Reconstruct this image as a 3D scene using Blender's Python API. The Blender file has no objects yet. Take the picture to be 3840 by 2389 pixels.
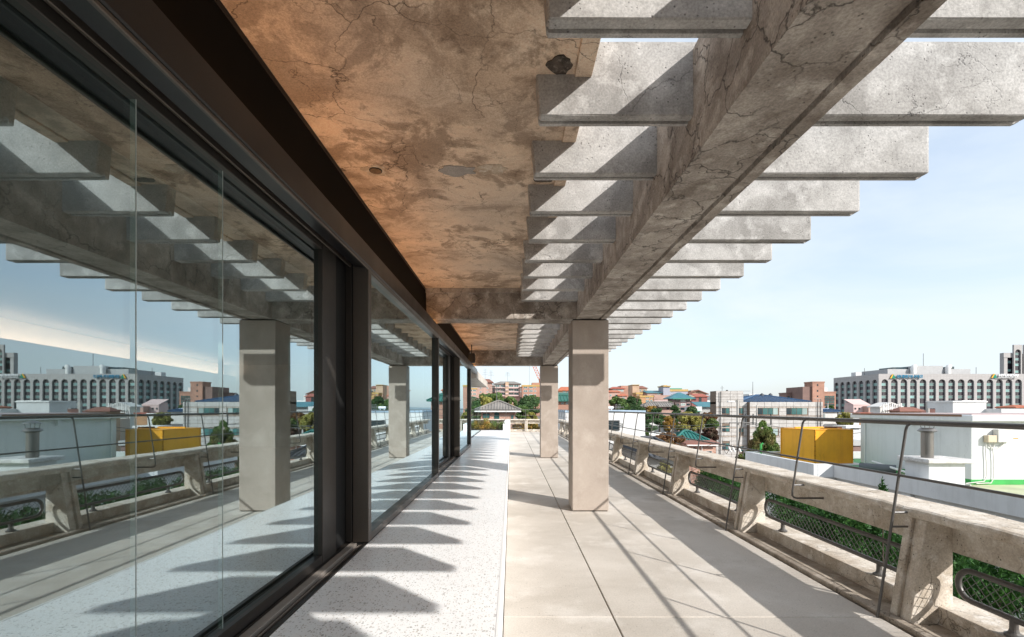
import bpy, bmesh, math, random
from mathutils import Vector, Matrix, noise as mnoise
D = bpy.data
S = bpy.context.scene
C = S.collection
R = math.radians
random.seed(11)

# ------------------------------------------------------------------ camera
EYE = 1.5
cam_data = D.cameras.new('camera')
cam_data.sensor_width = 36.0
cam_data.lens = 17.0
cam_data.shift_x = 0.0008
cam_data.shift_y = 0.0874
cam_data.clip_start = 0.05
cam_data.clip_end = 8000
cam = D.objects.new('camera', cam_data)
cam.location = (0, 0, EYE)
cam.rotation_euler = (R(90), 0, 0)
C.objects.link(cam)
S.camera = cam

# ------------------------------------------------------------------ sky
SUN = Vector((1.0, -0.98, 0.835)).normalized()          # towards the sun
elev = math.asin(SUN.z)
azim = math.atan2(SUN.x, SUN.y)
W = D.worlds.new('World')
S.world = W
W.use_nodes = True
wn = W.node_tree
for n in list(wn.nodes):
    wn.nodes.remove(n)
w_out = wn.nodes.new('ShaderNodeOutputWorld')
w_bg = wn.nodes.new('ShaderNodeBackground')
w_bg.inputs['Strength'].default_value = 0.15
sky = wn.nodes.new('ShaderNodeTexSky')
sky.sky_type = 'NISHITA'
sky.sun_disc = False
sky.sun_elevation = elev
sky.sun_rotation = azim
sky.air_density = 1.0
sky.dust_density = 1.6
sky.ozone_density = 1.4
# thin high cloud, laid on the sky by direction
w_tc = wn.nodes.new('ShaderNodeTexCoord')
w_map = wn.nodes.new('ShaderNodeMapping')
w_map.inputs['Scale'].default_value = (1.5, 1.5, 4.2)
w_map.inputs['Rotation'].default_value = (0.15, 0.35, 0.4)
w_no = wn.nodes.new('ShaderNodeTexNoise')
w_no.inputs['Scale'].default_value = 1.6
w_no.inputs['Detail'].default_value = 7.0
w_no.inputs['Roughness'].default_value = 0.55
w_no.inputs['Distortion'].default_value = 0.4
w_cr = wn.nodes.new('ShaderNodeValToRGB')
w_cr.color_ramp.elements[0].position = 0.33
w_cr.color_ramp.elements[0].color = (0.52, 0.52, 0.52, 1)
w_cr.color_ramp.elements[1].position = 0.60
w_cr.color_ramp.elements[1].color = (0.88, 0.88, 0.88, 1)
w_mx = wn.nodes.new('ShaderNodeMix')
w_mx.data_type = 'RGBA'
w_mx.inputs[7].default_value = (3.65, 4.0, 4.3, 1)
wn.links.new(w_tc.outputs['Generated'], w_map.inputs['Vector'])
wn.links.new(w_map.outputs['Vector'], w_no.inputs['Vector'])
wn.links.new(w_no.outputs['Fac'], w_cr.inputs['Fac'])
wn.links.new(w_cr.outputs['Color'], w_mx.inputs[0])
wn.links.new(sky.outputs['Color'], w_mx.inputs[6])
wn.links.new(w_mx.outputs[2], w_bg.inputs['Color'])
wn.links.new(w_bg.outputs['Background'], w_out.inputs['Surface'])

# ------------------------------------------------------------------ sun
sun_data = D.lights.new('sun', 'SUN')
sun_data.energy = 3.5
sun_data.angle = R(0.53)
sun_data.color = (1.0, 0.962, 0.91)
sun_ob = D.objects.new('sun', sun_data)
sun_ob.rotation_euler = (-SUN).to_track_quat('-Z', 'Y').to_euler()
sun_ob.location = (30, -30, 40)
C.objects.link(sun_ob)

vs = S.view_settings
vs.view_transform = 'Standard'
vs.look = 'None'
vs.gamma = 1.0
vs.use_curve_mapping = False
vs.exposure = 0.76

# ------------------------------------------------------------------ helpers
def P(px, py, Y):
    """A point seen at (px, py) of the 3840-wide photograph that stands Y metres away."""
    return Vector(((px - 1917) / 1813 * Y, Y, EYE - (py - 1530) / 1813 * Y))

def tag(o, label=None, cat=None, group=None, kind=None):
    if label: o['label'] = label
    if cat: o['category'] = cat
    if group: o['group'] = group
    if kind: o['kind'] = kind
    return o

def empty(name, loc=(0, 0, 0), rz=0.0, label=None, cat=None, group=None):
    o = D.objects.new(name, None)
    o.empty_display_size = 0.2
    o.location = loc
    o.rotation_euler = (0, 0, rz)
    C.objects.link(o)
    return tag(o, label, cat, group)

def link(name, me, parent=None, loc=(0, 0, 0), rot=(0, 0, 0)):
    o = D.objects.new(name, me)
    o.location = loc
    o.rotation_euler = rot
    if parent is not None:
        o.parent = parent
    C.objects.link(o)
    return o

def copy_tree(o, parent=None, loc=None, rz=None):
    c = o.copy()
    C.objects.link(c)
    c.parent = parent
    if loc is not None: c.location = loc
    if rz is not None: c.rotation_euler = (0, 0, rz)
    for ch in [k for k in D.objects if k.parent == o]:
        copy_tree(ch, c)
    return c

class MB:
    """Collects simple shapes into one mesh."""
    def __init__(s):
        s.v = []
        s.f = []
        s.sm = []
    def add(s, vs_, fs, smooth=False):
        b = len(s.v)
        s.v += [tuple(v) for v in vs_]
        s.f += [tuple(i + b for i in f) for f in fs]
        s.sm += [smooth] * len(fs)
        return s
    def box(s, x0, x1, y0, y1, z0, z1):
        v = [(x0, y0, z0), (x1, y0, z0), (x1, y1, z0), (x0, y1, z0), (x0, y0, z1), (x1, y0, z1), (x1, y1, z1), (x0, y1, z1)]
        return s.add(v, [(3, 2, 1, 0), (4, 5, 6, 7), (0, 1, 5, 4), (1, 2, 6, 5), (2, 3, 7, 6), (3, 0, 4, 7)])
    def hexa(s, lo, hi):
        """lo, hi: four corners each, counter-clockwise from above"""
        return s.add(list(lo) + list(hi), [(3, 2, 1, 0), (4, 5, 6, 7), (0, 1, 5, 4), (1, 2, 6, 5), (2, 3, 7, 6), (3, 0, 4, 7)])
    def prism(s, poly, a, b, axis):
        """2-D polygon swept from a to b along axis ('x': poly is (y,z); 'y': (x,z); 'z': (x,y))"""
        def pt(p, t):
            return (t, p[0], p[1]) if axis == 'x' else (p[0], t, p[1]) if axis == 'y' else (p[0], p[1], t)
        n = len(poly)
        v = [pt(p, a) for p in poly] + [pt(p, b) for p in poly]
        f = [(i, (i + 1) % n, n + (i + 1) % n, n + i) for i in range(n)]
        f += [tuple(range(n - 1, -1, -1)), tuple(range(n, 2 * n))]
        return s.add(v, f)
    def tube(s, pts, r, n=8, caps=True, taper=None):
        pts = [Vector(p) for p in pts]
        rings = []
        up = None
        for i, p in enumerate(pts):
            d = (pts[min(i + 1, len(pts) - 1)] - pts[max(i - 1, 0)])
            if d.length < 1e-9: d = Vector((0, 0, 1))
            d.normalize()
            if up is None:
                up = Vector((0, 0, 1)) if abs(d.z) < 0.9 else Vector((1, 0, 0))
            a = d.cross(up)
            if a.length < 1e-6: a = d.cross(Vector((0, 1, 0)))
            a.normalize()
            b = a.cross(d).normalized()
            up = b
            rr = r if taper is None else r + (taper - r) * i / max(1, len(pts) - 1)
            rings.append([p + a * math.cos(2 * math.pi * k / n) * rr + b * math.sin(2 * math.pi * k / n) * rr for k in range(n)])
        v = [q for ring in rings for q in ring]
        f = []
        for i in range(len(rings) - 1):
            for k in range(n):
                f.append((i * n + k, i * n + (k + 1) % n, (i + 1) * n + (k + 1) % n, (i + 1) * n + k))
        s.add(v, f, True)
        if caps:
            m = (len(rings) - 1) * n
            s.add(v[:n], [tuple(range(n))])
            s.add(v[m:], [tuple(range(n - 1, -1, -1))])
        return s
    def lathe(s, prof, cx, cy, n=20):
        """prof: (radius, z) from bottom to top, about a vertical axis"""
        v = []
        for r, z in prof:
            v += [(cx + r * math.cos(2 * math.pi * k / n), cy + r * math.sin(2 * math.pi * k / n), z) for k in range(n)]
        f = []
        for i in range(len(prof) - 1):
            for k in range(n):
                f.append((i * n + k, i * n + (k + 1) % n, (i + 1) * n + (k + 1) % n, (i + 1) * n + k))
        f.append(tuple(range(n - 1, -1, -1)))
        f.append(tuple((len(prof) - 1) * n + k for k in range(n)))
        return s.add(v, f)
    def mesh(s, name, mat, bevel=0.0, fix=True):
        me = D.meshes.new(name)
        me.from_pydata(s.v, [], s.f)
        if mat is not None:
            me.materials.append(mat)
        for p, q in zip(me.polygons, s.sm):
            p.use_smooth = q
        if bevel or fix:
            bm = bmesh.new()
            bm.from_mesh(me)
            if bevel:
                bmesh.ops.bevel(bm, geom=[e for e in bm.edges if len(e.link_faces) == 2 and e.calc_face_angle(0) > 0.5], offset=bevel, segments=1, affect='EDGES')
            if fix:
                bmesh.ops.recalc_face_normals(bm, faces=bm.faces)
            bm.to_mesh(me)
            bm.free()
        return me
    def build(s, name, mat, parent=None, bevel=0.0, loc=(0, 0, 0), rot=(0, 0, 0), fix=True):
        return link(name, s.mesh(name, mat, bevel, fix), parent, loc, rot)

def box(x0, x1, y0, y1, z0, z1):
    return MB().box(x0, x1, y0, y1, z0, z1)

def arc(c, r, a0, a1, n, plane):
    """points of an arc; plane 'xz' or 'yz'"""
    out = []
    for i in range(n + 1):
        t = a0 + (a1 - a0) * i / n
        u, w = r * math.cos(t), r * math.sin(t)
        out.append((c[0] + u, c[1], c[2] + w) if plane == 'xz' else (c[0], c[1] + u, c[2] + w))
    return out

# ------------------------------------------------------------------ materials
class NT:
    def __init__(s, name):
        s.m = D.materials.new(name)
        s.m.use_nodes = True
        s.t = s.m.node_tree
        s.b = s.t.nodes['Principled BSDF']
        s.geo = s.t.nodes.new('ShaderNodeNewGeometry')
        s.pos = s.geo.outputs['Position']
    def n(s, typ, **kw):
        nd = s.t.nodes.new(typ)
        for k, v in kw.items():
            setattr(nd, k, v)
        return nd
    def l(s, a, b):
        s.t.links.new(a, b)
    def scaled(s, sc, src=None):
        m = s.n('ShaderNodeMapping')
        m.inputs['Scale'].default_value = sc
        s.l(src or s.pos, m.inputs['Vector'])
        return m.outputs['Vector']
    def noise(s, scale, detail=4, rough=0.55, vec=None, dist=0.0):
        nd = s.n('ShaderNodeTexNoise')
        nd.inputs['Scale'].default_value = scale
        nd.inputs['Detail'].default_value = detail
        nd.inputs['Roughness'].default_value = rough
        nd.inputs['Distortion'].default_value = dist
        s.l(vec or s.pos, nd.inputs['Vector'])
        return nd.outputs['Fac']
    def ramp(s, fac, p0, p1, c0=(0, 0, 0), c1=(1, 1, 1)):
        r = s.n('ShaderNodeValToRGB')
        r.color_ramp.elements[0].position = p0
        r.color_ramp.elements[1].position = p1
        r.color_ramp.elements[0].color = (*c0, 1)
        r.color_ramp.elements[1].color = (*c1, 1)
        s.l(fac, r.inputs['Fac'])
        return r.outputs['Color']
    def mix(s, fac, a, b, mode='MIX'):
        m = s.n('ShaderNodeMix', data_type='RGBA', blend_type=mode)
        for sock, val in ((m.inputs[0], fac), (m.inputs[6], a), (m.inputs[7], b)):
            if isinstance(val, (int, float)): sock.default_value = val
            elif isinstance(val, tuple): sock.default_value = (*val, 1)
            else: s.l(val, sock)
        return m.outputs[2]
    def math(s, op, a, b=None):
        m = s.n('ShaderNodeMath', operation=op)
        for sock, val in ((m.inputs[0], a), (m.inputs[1], b)):
            if val is None: continue
            if isinstance(val, (int, float)): sock.default_value = val
            else: s.l(val, sock)
        return m.outputs[0]
    def cracks(s, scale, width, mask_scale, m0, m1, warp=0.35):
        w = s.n('ShaderNodeTexNoise')
        w.inputs['Scale'].default_value = scale * 2.6
        w.inputs['Detail'].default_value = 5
        s.l(s.pos, w.inputs['Vector'])
        ad = s.n('ShaderNodeMix', data_type='RGBA', blend_type='LINEAR_LIGHT')
        ad.inputs[0].default_value = warp / scale
        s.l(s.pos, ad.inputs[6])
        s.l(w.outputs['Color'], ad.inputs[7])
        v = s.n('ShaderNodeTexVoronoi', feature='DISTANCE_TO_EDGE')
        v.inputs['Scale'].default_value = scale
        s.l(ad.outputs[2], v.inputs['Vector'])
        line = s.ramp(v.outputs['Distance'], 0.0, width * scale, (1, 1, 1), (0, 0, 0))
        msk = s.ramp(s.noise(mask_scale, 2), m0, m1)
        return s.math('MULTIPLY', line, msk)
    def bump(s, height, strength, dist=0.01):
        b = s.n('ShaderNodeBump')
        b.inputs['Strength'].default_value = strength
        b.inputs['Distance'].default_value = dist
        s.l(height, b.inputs['Height'])
        s.l(b.outputs['Normal'], s.b.inputs['Normal'])
    def done(s, col, rough=0.8, spec=0.3, metal=0.0):
        if isinstance(col, tuple): s.b.inputs['Base Color'].default_value = (*col, 1)
        else: s.l(col, s.b.inputs['Base Color'])
        if isinstance(rough, (int, float)): s.b.inputs['Roughness'].default_value = rough
        else: s.l(rough, s.b.inputs['Roughness'])
        s.b.inputs['Specular IOR Level'].default_value = spec
        s.b.inputs['Metallic'].default_value = metal
        return s.m

def concrete(name, base, dark, light, scale=1.6, crack=None, pores=0.0, speck=0.25, bump=0.3, rough=0.85, stretch=(1, 1, 1), stain=0.75):
    t = NT(name)
    v = t.scaled(stretch)
    c = t.mix(t.ramp(t.noise(scale, 8, 0.62, v, 0.3), 0.38, 0.62), dark, base)
    c = t.mix(t.ramp(t.noise(scale * 2.7, 6, 0.6, v), 0.52, 0.72), c, light)
    fine = t.noise(85, 3, 0.7)
    c = t.mix(speck, c, t.ramp(fine, 0.3, 0.7, (0.25, 0.24, 0.23), (0.8, 0.78, 0.76)), 'OVERLAY')
    h = t.math('MULTIPLY', fine, 0.4)
    if pores:
        vo = t.n('ShaderNodeTexVoronoi')
        vo.inputs['Scale'].default_value = 42
        t.l(t.pos, vo.inputs['Vector'])
        pm = t.math('MULTIPLY', t.ramp(vo.outputs['Distance'], 0.10, 0.22, (1, 1, 1), (0, 0, 0)), t.ramp(t.noise(9, 2), 0.5, 0.6))
        c = t.mix(t.math('MULTIPLY', pm, pores), c, tuple(k * 0.3 for k in dark))
        h = t.math('SUBTRACT', h, pm)
    if crack:
        k = t.cracks(*crack)
        c = t.mix(t.math('MULTIPLY', k, stain), c, tuple(q * 0.22 for q in dark))
        h = t.math('SUBTRACT', h, t.math('MULTIPLY', k, 1.2))
    t.bump(h, bump, 0.006)
    return t.done(c, rough, 0.25)

def plain(name, col, rough=0.7, spec=0.3, metal=0.0, var=0.12, scale=0.8, bump=0.0):
    t = NT(name)
    n = t.noise(scale, 6, 0.6)
    c = t.mix(t.ramp(n, 0.3, 0.7), tuple(k * (1 - var) for k in col), tuple(min(1, k * (1 + var)) for k in col))
    if bump:
        t.bump(t.noise(60, 4), bump, 0.005)
    return t.done(c, rough, spec, metal)

M = {}
M['fin'] = concrete('fin_concrete', (0.44, 0.433, 0.422), (0.27, 0.263, 0.253), (0.53, 0.523, 0.513), 2.4, (1.4, 0.003, 0.9, 0.52, 0.6), 0.8, 0.45, 0.5)
M['beam'] = concrete('beam_concrete', (0.42, 0.38, 0.34), (0.20, 0.17, 0.145), (0.54, 0.50, 0.455), 2.6, (3.4, 0.006, 0.8, 0.36, 0.5), 0.7, 0.5, 0.8, stretch=(1, 1, 1))
M['column'] = concrete('column_plaster', (0.40, 0.343, 0.297), (0.335, 0.283, 0.242), (0.445, 0.387, 0.34), 1.6, None, 0.0, 0.12, 0.12, stretch=(1, 1, 0.8))
M['cap'] = concrete('old_concrete', (0.62, 0.565, 0.495), (0.43, 0.37, 0.30), (0.72, 0.68, 0.63), 4.2, (2.4, 0.004, 1.2, 0.48, 0.58), 1.0, 0.42, 0.9)
M['kerb'] = concrete('kerb_concrete', (0.44, 0.38, 0.315), (0.25, 0.21, 0.17), (0.54, 0.48, 0.415), 3.0, (2.0, 0.004, 1.2, 0.5, 0.6), 0.8, 0.3, 0.5)
M['floor'] = concrete('floor_concrete', (0.555, 0.512, 0.46), (0.43, 0.39, 0.34), (0.62, 0.582, 0.535), 0.6, None, 0.6, 0.24, 0.2, rough=0.75)
def vary(m, amt):
    """small tone change from object to object"""
    nt = m.node_tree
    b = nt.nodes['Principled BSDF']
    src = b.inputs['Base Color'].links[0].from_socket
    oi = nt.nodes.new('ShaderNodeObjectInfo')
    mr = nt.nodes.new('ShaderNodeMapRange')
    mr.inputs['To Min'].default_value = 1 - amt
    mr.inputs['To Max'].default_value = 1 + amt
    nt.links.new(oi.outputs['Random'], mr.inputs['Value'])
    hs = nt.nodes.new('ShaderNodeHueSaturation')
    nt.links.new(mr.outputs[0], hs.inputs['Value'])
    nt.links.new(src, hs.inputs['Color'])
    nt.links.new(hs.outputs[0], b.inputs['Base Color'])
    return m
def stained(name, col, grime, amt=0.5, rough=0.8, bump=0.3):
    """painted wall with rain streaks and blotches of grime"""
    t = NT(name)
    st = t.ramp(t.noise(1.0, 6, 0.65, t.scaled((2.6, 2.6, 0.22))), 0.50, 0.74)
    bl = t.ramp(t.noise(0.7, 7, 0.65), 0.48, 0.72)
    f = t.math('MULTIPLY', t.math('ADD', t.math('MULTIPLY', st, 0.6), t.math('MULTIPLY', bl, 0.5)), amt)
    f.node.use_clamp = True
    c = t.mix(f, col, grime)
    k = t.cracks(0.8, 0.004, 0.9, 0.56, 0.64)
    c = t.mix(t.math('MULTIPLY', k, 0.6), c, tuple(q * 0.4 for q in grime))
    t.bump(t.noise(45, 4, 0.7), bump, 0.006)
    return t.done(c, rough, 0.25)
vary(M['floor'], 0.04)
vary(M['fin'], 0.06)
M['black_gap'] = plain('dark_gap', (0.02, 0.018, 0.016), 0.9)

def ceiling_mat():
    t = NT('soffit_concrete')
    v = t.scaled((1, 1, 1))
    big = t.noise(1.3, 10, 0.66, v, 0.9)
    c = t.mix(t.ramp(big, 0.34, 0.58), (0.38, 0.285, 0.21), (0.72, 0.565, 0.43))
    c = t.mix(t.ramp(t.noise(3.2, 9, 0.7, v, 1.0), 0.50, 0.72), c, (0.74, 0.61, 0.485))
    c = t.mix(t.math('MULTIPLY', t.ramp(t.noise(2.3, 9, 0.7, v, 0.5), 0.51, 0.585), 0.8), c, (0.27, 0.195, 0.14))
    c = t.mix(t.math('MULTIPLY', t.ramp(t.noise(6.5, 7, 0.7, v, 0.4), 0.57, 0.66), 0.7), c, (0.17, 0.12, 0.085))
    c = t.mix(t.math('MULTIPLY', t.ramp(t.noise(0.55, 3, 0.5), 0.48, 0.7), 0.5), c, (0.42, 0.37, 0.325))
    fine = t.noise(120, 3, 0.75)
    c = t.mix(0.45, c, t.ramp(fine, 0.3, 0.7, (0.2, 0.19, 0.18), (0.8, 0.78, 0.76)), 'OVERLAY')
    k1 = t.cracks(1.4, 0.0036, 0.8, 0.48, 0.56, 0.3)
    k2 = t.cracks(3.6, 0.0025, 1.6, 0.54, 0.62, 0.35)
    k = t.math('MAXIMUM', k1, t.math('MULTIPLY', k2, 0.75))
    c = t.mix(t.math('MULTIPLY', k, 0.9), c, (0.035, 0.024, 0.018))
    h = t.math('SUBTRACT', t.math('ADD', t.math('MULTIPLY', fine, 0.35), t.math('MULTIPLY', big, 1.2)), t.math('MULTIPLY', k, 1.0))
    t.bump(h, 0.45, 0.01)
    return t.done(c, 0.9, 0.2)
M['ceiling'] = ceiling_mat()

def terrazzo_mat():
    t = NT('white_terrazzo')
    c = (0.80, 0.79, 0.775)
    col = t.mix(t.ramp(t.noise(1.2, 5), 0.3, 0.7), (0.86, 0.86, 0.858), (0.90, 0.90, 0.898))
    for sc, thr, cc in ((62, 0.44, (0.38, 0.37, 0.36)), (95, 0.44, (0.50, 0.49, 0.47)), (74, 0.34, (0.36, 0.33, 0.29)), (170, 0.48, (0.62, 0.61, 0.60))):
        vo = t.n('ShaderNodeTexVoronoi', voronoi_dimensions='2D')
        vo.inputs['Scale'].default_value = sc
        dv = t.n('ShaderNodeMix', data_type='RGBA', blend_type='LINEAR_LIGHT')
        dv.inputs[0].default_value = 0.006
        nz = t.n('ShaderNodeTexNoise')
        nz.inputs['Scale'].default_value = 70
        t.l(t.pos, nz.inputs['Vector'])
        t.l(t.scaled((1, 0.8, 1)), dv.inputs[6])
        t.l(nz.outputs['Color'], dv.inputs[7])
        t.l(dv.outputs[2], vo.inputs['Vector'])
        sep = t.n('ShaderNodeSeparateColor')
        t.l(vo.outputs['Color'], sep.inputs['Color'])
        pick = t.math('GREATER_THAN', sep.outputs['Red'], 0.72)
        size = t.math('MULTIPLY', sep.outputs['Green'], thr)
        chip = t.math('MULTIPLY', t.math('LESS_THAN', vo.outputs['Distance'], size), pick)
        tint = t.mix(sep.outputs['Blue'], cc, tuple(min(1, q * 1.7) for q in cc))
        col = t.mix(chip, col, tint)
    return t.done(col, 0.33, 0.45)
M['terrazzo'] = vary(terrazzo_mat(), 0.02)
M['terrazzo_trim'] = plain('terrazzo_trim', (0.82, 0.81, 0.795), 0.5, var=0.03)

def metal(name, col, rough=0.4, spec=0.5, met=0.6):
    t = NT(name)
    n = t.noise(220, 2, 0.6)
    c = t.mix(t.ramp(n, 0.35, 0.65), tuple(k * 0.92 for k in col), tuple(k * 1.08 for k in col))
    return t.done(c, t.ramp(t.noise(3, 4), 0.2, 0.8, (rough * 0.8,) * 3, (rough * 1.25,) * 3), spec, met)
M['bronze'] = metal('bronze_aluminium', (0.050, 0.044, 0.039), 0.40)
M['bronze_light'] = metal('bronze_aluminium_light', (0.115, 0.098, 0.084), 0.38)
M['channel'] = metal('dark_channel', (0.030, 0.030, 0.032), 0.33)
M['fascia'] = plain('dark_matt_fascia', (0.006, 0.0055, 0.005), 0.9, 0.08)
M['gasket'] = plain('black_gasket', (0.012, 0.012, 0.012), 0.6)
M['rail'] = metal('grey_brown_painted_steel', (0.105, 0.098, 0.092), 0.42, 0.5, 0.25)
M['bare_steel'] = metal('bare_steel', (0.20, 0.195, 0.19), 0.5, 0.5, 0.7)

def glass_mat(name, tint, base, gain, rough=0.0, rcol=(0.9, 0.96, 1.0), one_sided=False):
    t = NT(name)
    t.t.nodes.remove(t.b)
    out = t.t.nodes['Material Output']
    tr = t.n('ShaderNodeBsdfTransparent')
    tr.inputs['Color'].default_value = (*tint, 1)
    gl = t.n('ShaderNodeBsdfGlossy')
    gl.inputs['Color'].default_value = (*rcol, 1)
    gl.inputs['Roughness'].default_value = rough
    bp = t.n('ShaderNodeBump')
    bp.inputs['Strength'].default_value = 0.05
    bp.inputs['Distance'].default_value = 0.004
    t.l(t.noise(1.3, 2), bp.inputs['Height'])
    t.l(bp.outputs['Normal'], gl.inputs['Normal'])
    lw = t.n('ShaderNodeLayerWeight')
    lw.inputs['Blend'].default_value = 0.5
    f = t.math('ADD', t.math('MULTIPLY', t.math('POWER', lw.outputs['Facing'], 1.6), gain), base)
    f.node.use_clamp = True
    if one_sided:      # the metal coating sits on the weather side; from behind the pane is plain glass
        f = t.math('MULTIPLY', f, t.math('SUBTRACT', 1.0, t.math('MULTIPLY', t.geo.outputs['Backfacing'], 0.85)))
    mx = t.n('ShaderNodeMixShader')
    t.l(f, mx.inputs['Fac'])
    t.l(tr.outputs[0], mx.inputs[1])
    t.l(gl.outputs[0], mx.inputs[2])
    t.l(mx.outputs[0], out.inputs['Surface'])
    return t.m
M['glass'] = glass_mat('coated_glass', (0.74, 0.85, 0.82), 0.30, 0.70, rcol=(0.78, 0.93, 0.98), one_sided=True)
M['glass_back'] = glass_mat('inner_glass_face', (0.88, 0.94, 0.92), 0.03, 0.30)
M['clear_glass'] = glass_mat('clear_glass', (0.80, 0.90, 0.88), 0.07, 0.6)

def emit(name, col, strength):
    m = D.materials.new(name)
    m.use_nodes = True
    b = m.node_tree.nodes['Principled BSDF']
    b.inputs['Base Color'].default_value = (*col, 1)
    b.inputs['Emission Color'].default_value = (*col, 1)
    b.inputs['Emission Strength'].default_value = strength
    return m
M['led'] = emit('warm_led', (1.0, 0.48, 0.17), 13.0)
M['cove'] = emit('cove_led', (1.0, 0.60, 0.42), 11.0)

# ================================================================== TERRACE FLOOR
PLAT_Z = 0.468
EDGE_X = -0.058
FACADE_X = -1.094
FAR_Y = 30.6

fl = box(-9.0, 3.24, -7.0, FAR_Y + 0.3, -0.32, -0.05).build('terrace_floor', M['black_gap'])
tag(fl, kind='structure')
cells_x = [(EDGE_X + 0.004, 0.728), (0.738, 2.640)]
cuts_y = [-7.0, -1.43, 3.47, 8.37, 13.27, 18.17, 23.07, 27.97, FAR_Y - 0.02]
for cx0, cx1 in cells_x:
    for a, b in zip(cuts_y[:-1], cuts_y[1:]):
        box(cx0, cx1, a + 0.004, b - 0.004, -0.06, 0.0).build('floor_slab', M['floor'], fl, 0.004)
box(-9.0, EDGE_X - 0.9, 22.4, FAR_Y - 0.02, -0.06, 0.0).build('floor_slab', M['floor'], fl)

pl = box(-1.56, EDGE_X - 0.012, -7.0, 22.3, -0.05, PLAT_Z - 0.04).build('terrazzo_platform', M['terrazzo_trim'])
tag(pl, kind='structure')
y = -7.31
while y < 22.3:
    a, b = max(y, -7.0) + 0.0012, min(y + 1.63, 22.3) - 0.0012
    box(-1.092, EDGE_X - 0.014, a, b, PLAT_Z - 0.04, PLAT_Z).build('terrazzo_slab', M['terrazzo'], pl)
    y += 1.63
box(EDGE_X - 0.0135, EDGE_X, -7.0, 22.3, 0.002, PLAT_Z + 0.0015).build('edge_trim', M['terrazzo_trim'], pl)
box(-1.39, -1.094, 13.2, 22.3, PLAT_Z - 0.04, PLAT_Z - 0.001).build('terrazzo_border', M['terrazzo'], pl)

# ================================================================== COLUMNS
def column(y0, label):
    o = empty('column', (1.15, y0 + 0.25, 0), 0, label, 'column', 'plastered terrace columns')
    box(-0.263, 0.263, -0.25, 0.23, 0.012, 2.775).build('shaft', M['column'], o, 0.006)
    box(-0.247, 0.247, -0.236, 0.216, -0.001, 0.0125).build('base_joint', M['black_gap'], o)
    box(-0.247, 0.247, -0.236, 0.216, 2.7745, 2.7865).build('head_joint', M['black_gap'], o)
column(7.008, 'nearest beige plastered square column with a lit strip near its top')
column(14.54, 'farther beige plastered column beyond the nearest one')
column(-0.42, 'beige plastered column beside the camera, out of frame')

# ================================================================== PERGOLA
SOFFIT = 3.23
perg = empty('pergola', (1.16, 7.2, 2.787), 0, 'weathered concrete pergola with a long beam and a row of thin fins', 'pergola')
PO = Vector((1.16, 7.2, 2.787))
def pp(mb, name, mat, bevel=0.0):
    o = mb.build(name, mat, None, bevel)
    o.parent = perg
    o.matrix_parent_inverse = Matrix.Translation(-PO)
    return o
bx0, bx1, bz0, bz1 = 0.943, 1.384, 2.787, 3.36
gx = bx0 + 0.33
# long beam: a shallow rebate on the inner lower edge and a drip groove near the outer one
prof = [(bx0, bz0 + 0.004), (bx0 + 0.075, bz0 + 0.004), (bx0 + 0.079, bz0 + 0.010), (gx, bz0 + 0.010), (gx + 0.002, bz0 + 0.03), (gx + 0.026, bz0 + 0.03), (gx + 0.028, bz0), (bx1 - 0.008, bz0), (bx1, bz0 + 0.008), (bx1, bz1), (bx0, bz1)]
def wavy(poly, ys, axis_jit, seed):
    """sweep a (x,z) polygon along y through the stations ys with small uneven offsets"""
    mb = MB()
    n = len(poly)
    v = []
    for yy in ys:
        for i, (x, z) in enumerate(poly):
            q = Vector((x * 9 + seed, yy * 5, z * 9))
            v.append((x + axis_jit * mnoise.noise(q), yy, z + axis_jit * mnoise.noise(q + Vector((31, 7, 3)))))
    f = []
    for k in range(len(ys) - 1):
        for i in range(n):
            f.append((k * n + i, k * n + (i + 1) % n, (k + 1) * n + (i + 1) % n, (k + 1) * n + i))
    f.append(tuple(range(n - 1, -1, -1)))
    f.append(tuple((len(ys) - 1) * n + i for i in range(n)))
    return mb.add(v, f)
pp(wavy(prof, [-6 + 0.15 * i for i in range(141)], 0.004, 1), 'main_beam', M['beam'])
# cross beams on the columns with a ledge under the soffit
for y0 in (-0.40, 7.02, 14.55):
    pp(MB().prism([(y0, 2.795), (y0 + 0.03, 2.787), (y0 + 0.34, 2.787), (y0 + 0.38, 2.80), (y0 + 0.38, SOFFIT - 0.001), (y0, SOFFIT - 0.001)], -1.235, bx0 - 0.002, 'x'), 'cross_beam', M['beam'])
    pp(box(-1.235, 0.30, y0 - 0.055, y0 - 0.002, SOFFIT - 0.065, SOFFIT - 0.001), 'beam_ledge', M['beam'])
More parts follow.
